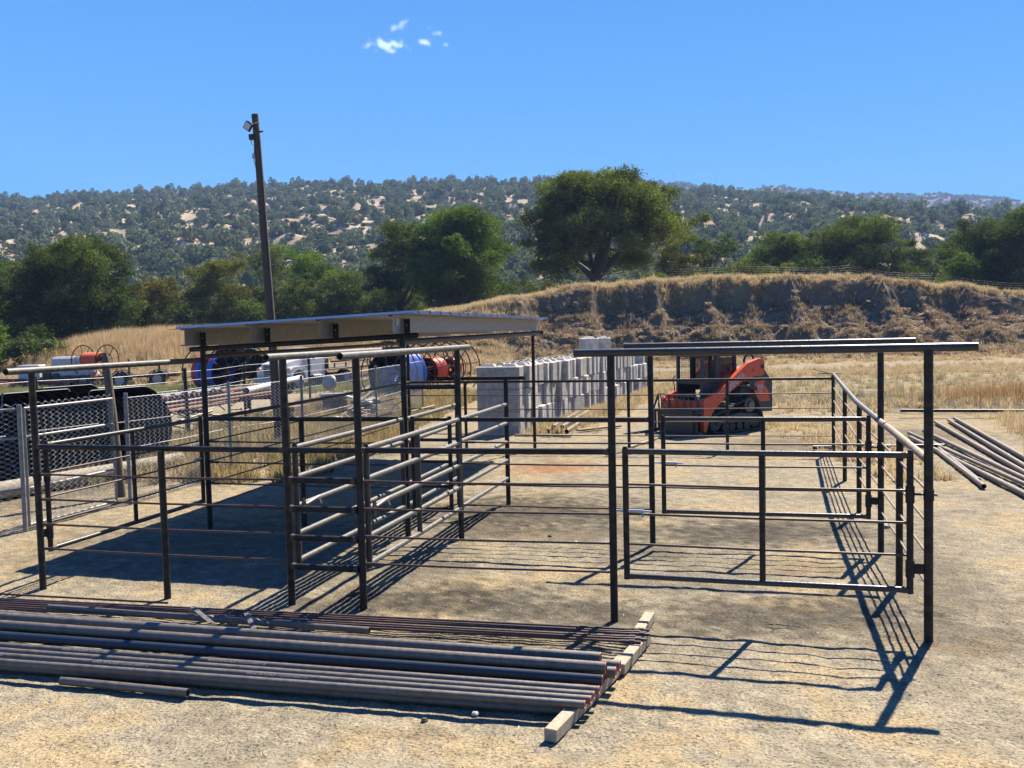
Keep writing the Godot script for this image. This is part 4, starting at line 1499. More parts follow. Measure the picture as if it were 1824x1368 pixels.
# ---------------------------------------------------------------- shed
func build_shed() -> void:
	var t := thing("shade_shelter", "open shade shed with corrugated metal roof on pipe posts", "shed", W(-2.3, 3.25))
	post(t, -3.86, 3.25, 2.62, 0.040)
	post(t, -0.78, 3.24, 2.74, 0.040)
	post(t, -1.2, 12.45, 2.76, 0.038)
	post(t, -4.34, 12.53, 2.62, 0.038)
	var roofy := func(u: float) -> float: return 2.66 + (u + 3.89) * 0.036
	rail(t, W(-4.06, 3.25, 2.605), W(-0.56, 3.25, 2.735), 0.037, M.steel, "beam", true)
	rail(t, W(-4.6, 12.5, 2.60), W(-0.95, 12.45, 2.725), 0.037, M.steel, "beam", true)
	rail(t, W(-0.8, 3.3, 2.64), W(-1.02, 12.6, 2.70), 0.034, M.rod, "side_beam", true)
	rail(t, W(-3.88, 3.3, 2.50), W(-4.36, 12.6, 2.54), 0.034, M.rod, "side_beam", true)
	var us := [-3.89, -2.86, -1.81, -0.76]
	for i in 4:
		var u: float = us[i]
		var y: float = roofy.call(u)
		var a := W(u, 2.87, y)
		var e := W(u - 0.36, 12.66, y)
		var d := (e - a).normalized()
		var side := d.cross(Vector3.UP).normalized()
		# C section: web, top and bottom flanges, lips
		var b := MB.new(t.position)
		var prof := PackedVector2Array([Vector2(0, 0), Vector2(-0.065, 0), Vector2(-0.065, 0.018), Vector2(-0.062, 0.018), Vector2(-0.062, 0.003), Vector2(-0.003, 0.003), Vector2(-0.003, 0.237), Vector2(-0.062, 0.237), Vector2(-0.062, 0.222), Vector2(-0.065, 0.222), Vector2(-0.065, 0.24), Vector2(0, 0.24)])
		var bs := Basis(side, Vector3.UP, -d)
		b.prism(prof, -a.distance_to(e), 0.0, a, bs)
		part("purlin", b, M.galv, t)
		b = MB.new(t.position)
		b.box(W(u + 0.055, 3.235, y + 0.06), Vector3(0.085, 0.26, 0.010), Basis(Vector3.UP, -TH))
		b.box(W(u + 0.014, 3.28, y + 0.06), Vector3(0.010, 0.26, 0.085), Basis(Vector3.UP, -TH))
		part("purlin_bracket", b, M.steel, t)
		b = MB.new(t.position)
		for k in 2:
			b.tube([W(u + 0.055, 3.215, y + 0.1 + 0.09 * k), W(u + 0.055, 3.23, y + 0.1 + 0.09 * k)], 0.009, 6)
		part("bolt", b, M.bright, t)
	# sticker on the near end of the right purlin
	var b2 := MB.new(t.position)
	b2.box(W(-0.755, 3.02, roofy.call(-0.76) + 0.145), Vector3(0.004, 0.10, 0.11), Basis(Vector3.UP, -TH - 0.037))
	part("paper_sticker", b2, M.white, t)
	# sheets of ribbed roofing, ribs across, ends showing along both edges
	var n := 10
	for i in n:
		var v0 := 2.82 + i * 0.985
		var b := MB.new(t.position)
		var lap := 0.03
		var pts := []   # along v, height above pan
		var w := 0.985 + lap
		pts.append(Vector2(0, 0.002))
		for k in 2:
			var c := 0.25 + 0.49 * k
			pts.append_array([Vector2(c - 0.055, 0.0), Vector2(c - 0.03, 0.042), Vector2(c + 0.03, 0.042), Vector2(c + 0.055, 0.0)])
		pts.append(Vector2(w, 0.004))
		for k in pts.size() - 1:
			var p: Vector2 = pts[k]
			var q: Vector2 = pts[k + 1]
			var va := v0 + p.x
			var vb := v0 + q.x
			var sl := -0.037
			var ua0 := -4.13 + (va - 2.87) * sl
			var ub0 := -4.13 + (vb - 2.87) * sl
			var ua1 := -0.46 + (va - 2.87) * sl
			var ub1 := -0.46 + (vb - 2.87) * sl
			var z := 0.244 + 0.0015 * (i % 2)
			var ra: float = roofy.call(-4.13) + z
			var rb: float = roofy.call(-0.46) + z
			var A := W(ua0, va, ra + p.y)
			var B := W(ua1, va, rb + p.y)
			var C := W(ub1, vb, rb + q.y)
			var D := W(ub0, vb, ra + q.y)
			var th := Vector3(0, -0.0025, 0)
			b.quad(A, B, C, D)
			b.quad(A + th, D + th, C + th, B + th)
			b.quad(B, B + th, C + th, C)
			b.quad(A, D, D + th, A + th)
		part("roof_sheet", b, M.roof, t)

# ---------------------------------------------------------------- pipes and timbers lying about
func lay(called: String, label: String, a: Vector3, b2: Vector3, r: float, m: Material, group: String, wall := 0.006) -> MeshInstance3D:
	var b := MB.new(a.lerp(b2, 0.5))
	if r > 0.02:
		b.pipe(a, b2, r, 18, wall)
	else:
		b.tube([a, b2], r, 8)
	return solo(called, b, m, label, "pipe" if r > 0.02 else "rod", group)

func stretch(a: Vector3, b: Vector3, l: float) -> Vector3:
	return a + (b - a).normalized() * l

func stencil(words: String, on: Node3D, a: Vector3, dir: Vector3, r: float, along: float, size: float) -> void:
	var tm := TextMesh.new()
	var sf := SystemFont.new()
	sf.font_names = PackedStringArray(["Droid Sans"])
	tm.font = sf
	tm.text = words
	tm.font_size = 32
	tm.pixel_size = size / 32.0
	tm.depth = 0.0012
	var m := MeshInstance3D.new()
	m.name = "stencilled_lettering"
	m.mesh = tm
	m.material_override = M.stencil
	on.add_child(m, true)
	var X := dir.normalized()
	var nn := (Vector3.UP * 0.75 + Vector3(0, 0, 1) * 0.66)
	nn = (nn - X * nn.dot(X)).normalized()
	var Y := nn.cross(X)
	m.transform = Transform3D(Basis(X, Y, nn), a + X * along + nn * (r + 0.0005) - on.position)

func timber(label: String, a: Vector3, b2: Vector3, w: float, h: float, group: String, m: Material = null) -> void:
	var b := MB.new(a.lerp(b2, 0.5))
	var d := (b2 - a).normalized()
	b.box(a.lerp(b2, 0.5), Vector3(a.distance_to(b2), h, w), Basis(d, d.cross(Vector3.UP).normalized().cross(d).normalized(), d.cross(Vector3.UP).normalized()), 0.006)
	solo("timber_bearer", b, m if m else M.timber, label, "timber", group)

func build_piles() -> void:
	timber("weathered square timber under the pipe ends, nearest the camera", Vector3(0.20, 0.045, -6.06), Vector3(0.86, 0.045, -7.45), 0.092, 0.09, "timber bearers under the pipes")
	timber("weathered timber under the pipe ends, butted behind the nearest one", Vector3(0.80, 0.045, -7.25), Vector3(1.12, 0.045, -8.0), 0.095, 0.088, "timber bearers under the pipes")
	timber("weathered timber stub sticking out beyond the thin rods", Vector3(0.98, 0.04, -7.84), Vector3(1.25, 0.04, -8.62), 0.095, 0.082, "timber bearers under the pipes")
	timber("timber under the left part of the pipe stack, outside the view", Vector3(-6.6, 0.045, -7.4), Vector3(-5.7, 0.045, -10.0), 0.092, 0.09, "timber bearers under the pipes")
	var small := "small dark pipes at the front of the stack"
	var large := "large dark pipes at the back of the stack"
	var P := [
		["first small pipe of the front stack, nearest the camera", Vector3(0.46, 0.12, -6.38), Vector3(-4.3, 0.12, -7.54), 0.030, small],
		["second small pipe of the front stack with white stencilling", Vector3(0.51, 0.12, -6.465), Vector3(-4.39, 0.12, -7.69), 0.030, small],
		["third small pipe of the front stack", Vector3(0.54, 0.12, -6.545), Vector3(-4.46, 0.12, -7.82), 0.030, small],
		["fourth small pipe of the front stack with white stencilling", Vector3(0.585, 0.12, -6.64), Vector3(-4.54, 0.12, -7.96), 0.030, small],
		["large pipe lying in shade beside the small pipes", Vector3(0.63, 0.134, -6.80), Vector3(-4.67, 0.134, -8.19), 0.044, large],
		["large sunlit pipe on top behind the shaded one", Vector3(0.66, 0.205, -6.86), Vector3(-4.70, 0.205, -8.28), 0.044, large],
		["large sunlit pipe on top, second from the rods", Vector3(0.64, 0.205, -7.07), Vector3(-4.82, 0.205, -8.52), 0.044, large],
		["large lower pipe peeping out between the top pipes", Vector3(0.74, 0.134, -6.94), Vector3(-4.8, 0.134, -8.38), 0.044, large],
		["large lower pipe ending furthest right in the stack", Vector3(0.79, 0.134, -7.08), Vector3(-4.9, 0.134, -8.56), 0.044, large],
		["rearmost large pipe of the stack, shorter at its right end", Vector3(0.43, 0.130, -7.30), Vector3(-5.08, 0.130, -8.88), 0.040, large],
	]
	for i in P.size():
		var e: Array = P[i]
		var o := lay("steel_pipe", e[0], e[1], stretch(e[1], e[2], 9.4), e[3], M.pile if i != 4 else M.pile_shaded, e[4])
		if i == 1 or i == 3:
			var d: Vector3 = (e[1] - e[2]).normalized()
			for k in 3:
				stencil("MADE IN KOREA  TESTED 3000 PSI", o, e[1], d, e[3], -2.2 - 1.4 * k - 0.25 * i, 0.034)
		# red paint on the cut ends
		var rg := MB.new(o.position)
		var dd: Vector3 = (e[1] - e[2]).normalized()
		rg.pipe(e[1] - dd * 0.004, e[1] + dd * 0.002, e[3] + 0.0008, 18, 0.008)
		part("painted_end", rg, M.redend, o)
	for k in 7:  # added hidden layer of pipes, keeps sunlight off the ground below the stack
		var a := Vector3(0.30 + 0.02 * k, 0.032, -6.50 - 0.075 * k)
		var e := Vector3(-4.35 - 0.03 * k, 0.032, -7.66 - 0.088 * k)
		lay("steel_pipe", "%s added small pipe blocking light under the front stack" % ORDINAL[k], a, stretch(a, e, 9.2), 0.030, M.pile, "added light blocking pipes under the front stack")
	lay("steel_pipe", "single pipe lying behind the stack in the thin rods", Vector3(-1.34, 0.09, -8.23), Vector3(-4.72, 0.09, -9.2), 0.031, M.pile, "")
	lay("steel_pipe", "short pipe offcut with notched end on the ground in front", Vector3(-2.55, 0.035, -6.99), Vector3(-3.68, 0.035, -7.31), 0.033, M.pile, "short pipe offcuts in front")
	lay("steel_pipe", "longer pipe offcut with slanted end against the front stack", Vector3(-1.90, 0.035, -7.07), Vector3(-4.43, 0.035, -7.68), 0.031, M.pile, "short pipe offcuts in front")
	var rods := "thin rusty rods behind the pipe stack"
	var R := [[Vector3(1.16, 0.10, -8.02), Vector3(-5.44, 0.07, -9.62), "rearmost thin rusty rod lying across the timber"], [Vector3(1.12, 0.10, -7.96), Vector3(-5.37, 0.07, -9.55), "thin rusty rod, second from the rear"], [Vector3(1.15, 0.10, -7.90), Vector3(-5.33, 0.07, -9.48), "thin rusty rod, third from the rear"], [Vector3(1.06, 0.10, -7.83), Vector3(-5.29, 0.07, -9.40), "thin rusty rod, third from the front"], [Vector3(1.10, 0.10, -7.77), Vector3(-5.24, 0.07, -9.32), "thin rusty rod, second from the front"], [Vector3(1.04, 0.10, -7.71), Vector3(-5.20, 0.07, -9.25), "thin rusty rod nearest the pipe stack"], [Vector3(-3.62, 0.03, -9.46), Vector3(-5.63, 0.03, -9.96), "short loose rusty rod on the ground behind the others"]]
	for e in R:
		var a: Vector3 = e[0]
		var z := stretch(a, e[1], 7.6 if a.x > 0 else 2.6)
		var d := (z - a).normalized()
		var b := MB.new(a.lerp(z, 0.5))
		if a.x > 0:
			b.tube([a, a + d * 0.05, a + d * 0.052, a + d * 0.10, a + d * 0.103, a + d * 0.15, a + d * 0.2, z], [0.013, 0.013, 0.021, 0.021, 0.016, 0.017, 0.012, 0.012], 9)
		else:
			b.tube([a, z], 0.0115, 8)
		solo("sucker_rod", b, M.rod, e[2], "rod", rods)
	# bent steel strips
	for e in [[Vector3(-3.03, 0.27, -8.50), Vector3(-2.70, 0.25, -8.05), "bent flat steel strip sticking up on the pipes"], [Vector3(-2.46, 0.26, -8.28), Vector3(-2.29, 0.23, -7.92), "short bent steel strip right of the longer one"]]:
		var a: Vector3 = e[0]
		var z: Vector3 = e[1]
		var b := MB.new(a.lerp(z, 0.5))
		var d := (z - a).normalized()
		var s := d.cross(Vector3.UP).normalized()
		b.box(a.lerp(z, 0.5), Vector3(a.distance_to(z), 0.004, 0.045), Basis(d, s.cross(d).normalized(), s))
		var k := (Vector3(0.8, -0.45, -0.1)).normalized()
		var s2 := k.cross(Vector3.UP).normalized()
		b.box(a + k * 0.11 + Vector3(0, -0.002, 0), Vector3(0.22, 0.004, 0.045), Basis(k, s2.cross(k).normalized(), s2))
		solo("steel_strip", b, M.dusty, e[2], "steel strip", "bent strips")
	# pipes at the right
	var rp := "long pipes lying at the right"
	var Q := [[Vector3(7.92, 0.05, -14.27), Vector3(8.64, 0.05, -18.0), "nearest long pipe of the right pile"], [Vector3(8.41, 0.05, -15.16), Vector3(9.15, 0.05, -19.4), "second long pipe of the right pile"], [Vector3(8.62, 0.06, -15.4), Vector3(9.75, 0.06, -20.8), "third long pipe of the right pile"], [Vector3(9.03, 0.055, -16.28), Vector3(11.4, 0.055, -24.9), "fourth long pipe of the right pile, reaching the crossing pipe"], [Vector3(9.45, 0.055, -17.04), Vector3(11.95, 0.055, -25.3), "fifth long pipe of the right pile"], [Vector3(10.03, 0.055, -18.09), Vector3(12.35, 0.055, -25.8), "sixth and rearmost long pipe of the right pile"]]
	for i in Q.size():
		var e: Array = Q[i]
		var d: Vector3 = (e[1] - e[0]).normalized()
		var far: Vector3 = e[1] if i > 2 else e[0] + d * 7.6
		lay("long_pipe", e[2], e[0] - d * 1.4, far, 0.045 if i != 1 else 0.038, M.pile_gray, rp)
	lay("long_pipe", "short pipe lying loose beside the right pile, lower one", Vector3(7.69, 0.045, -15.05), Vector3(8.98, 0.045, -19.6), 0.042, M.pile_gray, "two short pipes at the right")
	lay("long_pipe", "short pipe lying loose beside the right pile, upper one", Vector3(7.89, 0.045, -15.62), Vector3(9.1, 0.045, -19.7), 0.042, M.pile_gray, "two short pipes at the right")
	lay("long_pipe", "black pipe lying crosswise behind the right pile", Vector3(11.3, 0.20, -26.9), Vector3(15.6, 0.20, -25.6), 0.045, M.steel, "")
	lay("long_pipe", "dark pipe on the ground behind the right pen corner", Vector3(6.61, 0.05, -20.33), Vector3(9.4, 0.05, -20.1), 0.045, M.rod, "")
	lay("pipe_stub", "dark pipe stub standing at the right edge of the view", Vector3(10.2, -0.1, -18.3), Vector3(10.2, 0.34, -18.3), 0.05, M.steel, "")
	# small heap by the blocks
	var H := [[Vector3(0.95, 0.05, -25.0), Vector3(1.95, 0.05, -29.3), "left pipe of the small heap by the blocks"], [Vector3(1.22, 0.05, -24.9), Vector3(2.2, 0.05, -29.6), "middle pipe of the small heap by the blocks"], [Vector3(1.44, 0.05, -24.8), Vector3(2.6, 0.05, -29.8), "right pipe of the small heap by the blocks"], [Vector3(1.10, 0.14, -25.2), Vector3(2.08, 0.14, -29.4), "left upper pipe of the small heap"], [Vector3(1.34, 0.14, -25.1), Vector3(2.42, 0.14, -29.7), "right upper pipe of the small heap"]]
	for e in H:
		lay("heap_pipe", e[2], e[0], e[1], 0.057, M.pile_gray, "small heap of pipes by the blocks")
	timber("reddish plank lying right of the small pipe heap", Vector3(1.75, 0.05, -25.0), Vector3(3.0, 0.05, -25.9), 0.14, 0.05, "planks by the small pipe heap", M.plank)
	timber("grey plank lying in front of the small pipe heap", Vector3(0.05, 0.03, -24.4), Vector3(1.5, 0.03, -23.9), 0.12, 0.045, "planks by the small pipe heap", M.wood)
	timber("pale stick lying beside the loader's fork", Vector3(2.7, 0.03, -21.3), Vector3(3.6, 0.03, -23.0), 0.05, 0.04, "", M.timber)

# ---------------------------------------------------------------- single stones and a twig on the yard
func build_stones() -> void:
	var r := RandomNumberGenerator.new()
	r.seed = 33
	for e in [[-0.32, -6.56, 0.034, "pale rounded stone on the ground in front of the pipe stack", 0], [-0.68, -6.47, 0.030, "dark stone left of the pale rounded stone", 1], [0.79, -11.94, 0.034, "white lump of broken concrete in the right pen", 0], [0.46, -12.31, 0.032, "dark cube shaped clod left of the white lump", 1], [5.02, -12.4, 0.07, "grey stone by the foot of a right side fence post", 2], [-0.8, -7.2, 0.02, "small pale chip close to the front pipes", 0]]:
		var b := MB.new(Vector3(e[0], ground_y(e[0], e[1]), e[1]))
		var s: float = e[2]
		var prof := []
		for i in 7:
			var a := PI * i / 6.0
			prof.append(Vector2(-cos(a) * s * r.randf_range(0.45, 0.65), maxf(sin(a) * s * r.randf_range(0.8, 1.25), 0.0)))
		b.lathe(prof, b.o + Vector3(0, s * 0.4, 0), Vector3(r.randfn() * 0.25, 1, r.randfn() * 0.25).normalized(), 7)
		solo("stone", b, [M.concrete2, M.rubber, M.concrete0][e[4]], e[3], "stone", "loose stones")
	var b := MB.new(Vector3(2.42, 0.0, -8.35))
	var g := ground_y(2.42, -8.35) + 0.015
	b.tube([Vector3(2.28, g, -8.40), Vector3(2.36, g + 0.02, -8.36), Vector3(2.45, g + 0.01, -8.34), Vector3(2.56, g + 0.015, -8.27)], [0.004, 0.006, 0.005, 0.002], 6)
	b.tube([Vector3(2.36, g + 0.02, -8.36), Vector3(2.32, g + 0.04, -8.26)], [0.004, 0.0015], 5)
	b.tube([Vector3(2.45, g + 0.01, -8.34), Vector3(2.52, g + 0.03, -8.41)], [0.004, 0.0015], 5)
	solo("twig", b, M.bark, "dark forked twig lying in front of the right gate", "twig")

func P2(a: Array) -> PackedVector2Array:
	var o := PackedVector2Array()
	for i in range(0, a.size(), 2):
		o.append(Vector2(a[i], a[i + 1]))
	return o

func grille(b: MB, lo: Vector2, hi: Vector2, step: float, r: float, org: Vector3, bs: Basis) -> void:
	var x := lo.x
	while x <= hi.x + 0.001:
		b.tube([org + bs * Vector3(x, lo.y, 0), org + bs * Vector3(x, hi.y, 0)], r, 4, false)
		x += step
	var y := lo.y
	while y <= hi.y + 0.001:
		b.tube([org + bs * Vector3(lo.x, y, 0), org + bs * Vector3(hi.x, y, 0)], r, 4, false)
		y += step

func lettering(words: String, m: Material, size: float, parent: Node, xf: Transform3D, called := "lettering", bold := true, depth := 0.004) -> void:
	var tm := TextMesh.new()
	var sf := SystemFont.new()
	sf.font_names = PackedStringArray(["Droid Sans"])
	if bold:
		sf.font_weight = 700
	tm.font = sf
	tm.text = words
	tm.font_size = 48
	tm.pixel_size = size / 48.0
	tm.depth = depth
	var o := MeshInstance3D.new()
	o.name = called
	o.mesh = tm
	o.material_override = m
	parent.add_child(o, true)
	o.transform = xf

# ---------------------------------------------------------------- compact track loader: x forward, z to its right
func build_loader() -> void:
	var t := thing("track_loader", "orange compact track loader with caged cab and a fork guard in front", "track loader", Vector3(6.28, 0.0, -25.33))
	t.rotation.y = -deg_to_rad(148.5)
	var b: MB
	for s in [-1.0, 1.0]:
		# track: idlers front and rear, raised drive sprocket
		var k := [[1.72, 0.27, 0.25], [0.30, 0.27, 0.25], [0.46, 0.68, 0.24]]
		var path := []
		for i in 13:
			var a := lerpf(-PI / 2, deg_to_rad(62.0), i / 12.0)
			path.append(Vector2(k[0][0] + cos(a) * k[0][2], k[0][1] + sin(a) * k[0][2]))
		for i in 13:
			var a := lerpf(deg_to_rad(62.0), deg_to_rad(165.0), i / 12.0)
			path.append(Vector2(k[2][0] + cos(a) * k[2][2], k[2][1] + sin(a) * k[2][2]))
		for i in 13:
			var a := lerpf(deg_to_rad(165.0), deg_to_rad(270.0), i / 12.0)
			path.append(Vector2(k[1][0] + cos(a) * k[1][2], k[1][1] + sin(a) * k[1][2]))
		var z0: float = 0.50 * s
		var z1: float = 0.86 * s
		b = MB.new()
		var dense := []
		for i in path.size():
			var p: Vector2 = path[i]
			var q: Vector2 = path[(i + 1) % path.size()]
			var m := maxi(1, int(p.distance_to(q) / 0.07))
			for j in m:
				dense.append(p.lerp(q, float(j) / m))
		var n := dense.size()
		for i in n:
			var p: Vector2 = dense[i]
			var q: Vector2 = dense[(i + 1) % n]
			var d := (q - p).normalized()
			var nn := Vector2(d.y, -d.x)
			var lug := 0.0
			var pi := p - nn * 0.03
			var qi := q - nn * 0.03
			var A := Vector3(p.x, p.y, z0)
			var B := Vector3(q.x, q.y, z0)
			b.quad(A, Vector3(p.x, p.y, z1), Vector3(q.x, q.y, z1), B)
			b.quad(Vector3(pi.x, pi.y, z0), Vector3(qi.x, qi.y, z0), Vector3(qi.x, qi.y, z1), Vector3(pi.x, pi.y, z1))
			b.quad(A, B, Vector3(qi.x, qi.y, z0), Vector3(pi.x, pi.y, z0))
			b.quad(Vector3(p.x, p.y, z1), Vector3(pi.x, pi.y, z1), Vector3(qi.x, qi.y, z1), Vector3(q.x, q.y, z1))
			if i % 2 == 0:
				var c := (p + q) * 0.5 + nn * 0.012
				b.box(Vector3(c.x, c.y, (z0 + z1) / 2), Vector3(0.05, 0.026, absf(z1 - z0) - 0.02), Basis(Vector3(d.x, d.y, 0), Vector3(nn.x, nn.y, 0), Vector3(0, 0, 1)))
		part("rubber_track", b, M.rubber, t)
		b = MB.new()
		for e in [[1.72, 0.27, 0.19], [0.30, 0.27, 0.19]]:
			b.lathe([Vector2(-0.1, 0.03), Vector2(-0.1, e[2]), Vector2(0.1, e[2]), Vector2(0.1, 0.03)], Vector3(e[0], e[1], 0.68 * s), Vector3(0, 0, 1), 20)
		for x in [0.62, 0.88, 1.14, 1.40]:
			b.lathe([Vector2(-0.12, 0.02), Vector2(-0.12, 0.10), Vector2(0.12, 0.10), Vector2(0.12, 0.02)], Vector3(x, 0.15, 0.68 * s), Vector3(0, 0, 1), 14)
		part("roller", b, M.black, t)
		b = MB.new()
		b.prism(P2([0.35, 0.26, 1.66, 0.26, 1.55, 0.40, 0.9, 0.50, 0.4, 0.45]), 0.56 * s, 0.80 * s)
		part("track_frame", b, M.darkgray, t)
		b = MB.new()
		var st := PackedVector2Array()
		for i in 26:
			var a := TAU * i / 26.0
			var rr := 0.215 if i % 2 == 0 else 0.165
			st.append(Vector2(0.46 + cos(a) * rr, 0.68 + sin(a) * rr))
		b.prism(st, 0.70 * s, 0.76 * s)
		b.lathe([Vector2(-0.05, 0.0), Vector2(-0.05, 0.12), Vector2(0.03, 0.10), Vector2(0.03, 0.0)], Vector3(0.46, 0.68, 0.80 * s), Vector3(0, 0, s), 16)
		part("drive_sprocket", b, M.wornsteel, t)
		# lift arm
		var za: float = 0.83 * s
		var zb: float = 0.69 * s
		b = MB.new()
		b.prism(P2([-0.02, 1.80, 0.05, 1.89, 0.21, 1.89, 0.60, 1.79, 1.14, 1.43, 1.70, 1.06, 2.12, 0.93, 2.17, 0.88, 2.17, 0.10, 2.09, 0.05, 1.99, 0.36, 1.84, 0.60, 1.60, 0.78, 1.36, 0.99, 0.78, 1.33, 0.30, 1.45, 0.10, 1.42, 0.0, 1.5]), minf(za, zb), maxf(za, zb))
		var arm := part("lift_arm", b, M.orange, t)
		b = MB.new()
		b.tube([Vector3(0.06, 1.68, zb - 0.05 * s), Vector3(0.06, 1.68, za + 0.02 * s)], 0.06, 12)
		b.tube([Vector3(0.42, 1.60, zb), Vector3(0.42, 1.60, za + 0.008 * s)], 0.025, 10)
		part("pivot_pin", b, M.black, arm)
		b = MB.new()
		b.tube([Vector3(0.20, 1.10, 0.74 * s), Vector3(0.85, 1.22, 0.74 * s)], 0.055, 10)
		part("lift_cylinder", b, M.black, t)
		b = MB.new()
		b.tube([Vector3(0.85, 1.22, 0.74 * s), Vector3(1.15, 1.27, 0.74 * s)], 0.028, 8)
		part("cylinder_rod", b, M.chrome, t)
		# rear upright that carries the arm
		b = MB.new()
		b.prism(P2([-0.42, 0.47, 0.12, 0.47, 0.20, 1.05, 0.50, 1.32, 0.25, 1.40, 0.1, 1.72, -0.08, 1.72, -0.36, 1.36, -0.42, 1.30]), minf(0.60 * s, 0.68 * s), maxf(0.60 * s, 0.68 * s))
		part("rear_upright", b, M.darkgray, t)
		if s < 0:
			b = MB.new()
			b.prism(P2([-0.36, 0.74, 0.02, 0.74, 0.28, 1.10, 0.18, 1.26, -0.2, 1.33, -0.14, 1.20, -0.30, 1.02]), -0.688, -0.682)
			part("orange_decal", b, M.orange, t)
			lettering("SVL", M.white, 0.17, t, Transform3D(Basis(Vector3(-0.99, 0.05, 0).normalized(), Vector3(0.05, 0.99, 0).normalized(), Vector3(0, 0, -1)), Vector3(0.0, 1.13, -0.692)), "model_lettering")
			lettering("75", M.white, 0.13, t, Transform3D(Basis(Vector3(-1, 0, 0), Vector3.UP, Vector3(0, 0, -1)), Vector3(0.0, 1.0, -0.692)), "model_lettering")
			var d := Vector3(-(1.66 - 0.62), 0, 0)
			var dir := Vector3(-1.0, 0.62, 0).normalized()
			var up := Vector3(0.62, 1.0, 0).normalized()
			lettering("KUBOTA", M.white, 0.21, arm, Transform3D(Basis(dir, up, Vector3(0, 0, -1)), Vector3(1.08, 1.29, -0.834)), "maker_lettering")
	# chassis, engine hood
	b = MB.new()
	b.box(Vector3(0.95, 0.52, 0), Vector3(2.0, 0.56, 0.98), Basis(), 0.03)
	part("chassis", b, M.black, t)
	b = MB.new()
	b.prism(P2([-0.45, 0.45, 0.66, 0.45, 0.66, 1.36, 0.3, 1.42, -0.30, 1.40, -0.45, 1.30]), -0.60, 0.60)
	part("engine_hood", b, M.darkgray, t)
	b = MB.new()
	b.box(Vector3(-0.46, 0.9, 0), Vector3(0.05, 0.9, 1.35), Basis(), 0.02)
	part("rear_bumper", b, M.black, t)
	# rear cross tube and hoses between arms
	b = MB.new()
	b.tube([Vector3(0.55, 1.35, -0.69), Vector3(0.55, 1.35, 0.69)], 0.06, 12)
	part("arm_crosstube", b, M.orange, t)
	b = MB.new()
	var hp := []
	for i in 9:
		var a := PI * i / 8.0
		hp.append(Vector3(0.34 + cos(a) * 0.19, 1.80 + sin(a) * 0.22, -0.62))
	b.tube(hp, 0.035, 8)
	part("hydraulic_hose", b, M.black, t)
	# cab: pillars, roof, cage
	var zc := 0.49
	for s in [-1.0, 1.0]:
		for e in [[1.88, 0.78, 1.86, 2.0, 0.075], [1.35, 0.8, 1.35, 2.0, 0.14], [0.70, 1.3, 0.72, 2.0, 0.09]]:
			b = MB.new()
			b.prism(P2([e[0] - e[4] / 2, e[1], e[0] + e[4] / 2, e[1], e[2] + e[4] / 2, e[3], e[2] - e[4] / 2, e[3]]), minf((zc - 0.07) * s, zc * s), maxf((zc - 0.07) * s, zc * s))
			part("cab_pillar", b, M.cabgray, t)
		b = MB.new()
		b.box(Vector3(1.30, 1.22, (zc - 0.02) * s), Vector3(1.2, 0.30, 0.035), Basis(), 0.01)
		b.box(Vector3(1.62, 0.95, (zc - 0.02) * s), Vector3(0.5, 0.4, 0.03), Basis(), 0.01)
		part("cab_side_panel", b, M.cabgray, t)
		b = MB.new()
		grille(b, Vector2(0.76, 1.38), Vector2(1.28, 1.96), 0.05, 0.006, Vector3(0, 0, (zc - 0.01) * s), Basis())
		part("side_grille", b, M.black, t)
		b = MB.new()
		grille(b, Vector2(1.43, 1.38), Vector2(1.82, 1.94), 0.05, 0.006, Vector3(0, 0, (zc - 0.01) * s), Basis())
		part("side_grille", b, M.black, t)
		b = MB.new()
		b.box(Vector3(1.02, 1.67, (zc - 0.035) * s), Vector3(0.54, 0.58, 0.006))
		part("side_window", b, M.tint, t)
	b = MB.new()
	b.box(Vector3(1.28, 2.03, 0), Vector3(1.32, 0.09, 1.04), Basis(), 0.03)
	part("cab_roof", b, M.cabgray, t)
	b = MB.new()
	b.box(Vector3(0.74, 1.62, 0), Vector3(0.012, 0.64, 0.84))
	part("rear_window", b, M.tint, t)
	b = MB.new()
	b.box(Vector3(1.87, 1.31, 0), Vector3(0.05, 0.09, 0.9), Basis(), 0.01)
	b.box(Vector3(1.87, 0.8, 0), Vector3(0.05, 0.1, 0.9), Basis(), 0.01)
	part("door_bar", b, M.cabgray, t)
	b = MB.new()
	b.box(Vector3(1.12, 0.98, 0), Vector3(0.5, 0.16, 0.5), Basis(), 0.05)
	b.box(Vector3(0.92, 1.30, 0), Vector3(0.14, 0.66, 0.48), Basis(Vector3.FORWARD, -0.15), 0.05)
	part("seat", b, M.black, t)
	b = MB.new()
	for s in [-1.0, 1.0]:
		b.tube([Vector3(1.55, 0.9, 0.34 * s), Vector3(1.60, 1.28, 0.30 * s)], 0.022, 8)
		b.box(Vector3(1.60, 1.32, 0.30 * s), Vector3(0.06, 0.12, 0.06), Basis(), 0.02)
	part("control_lever", b, M.black, t)
	b = MB.new()
	b.tube([Vector3(1.93, 0.86, 0.50), Vector3(1.95, 1.42, 0.56), Vector3(1.90, 1.48, 0.52)], 0.014, 6)
	part("grab_handle", b, M.black, t)
	# quick hitch and fork guard
	b = MB.new()
	b.box(Vector3(2.16, 0.36, 0), Vector3(0.10, 0.55, 1.15), Basis(), 0.02)
	b.box(Vector3(2.1, 0.74, 0), Vector3(0.12, 0.25, 1.35), Basis(), 0.02)
	part("quick_hitch", b, M.orange, t)
	b = MB.new()
	for s in [-1.0, 1.0]:
		b.tube([Vector3(1.9, 0.62, 0.35 * s), Vector3(2.15, 0.3, 0.35 * s)], 0.045, 10)
	part("tilt_cylinder", b, M.black, t)
	b = MB.new()
	var gx := 2.34
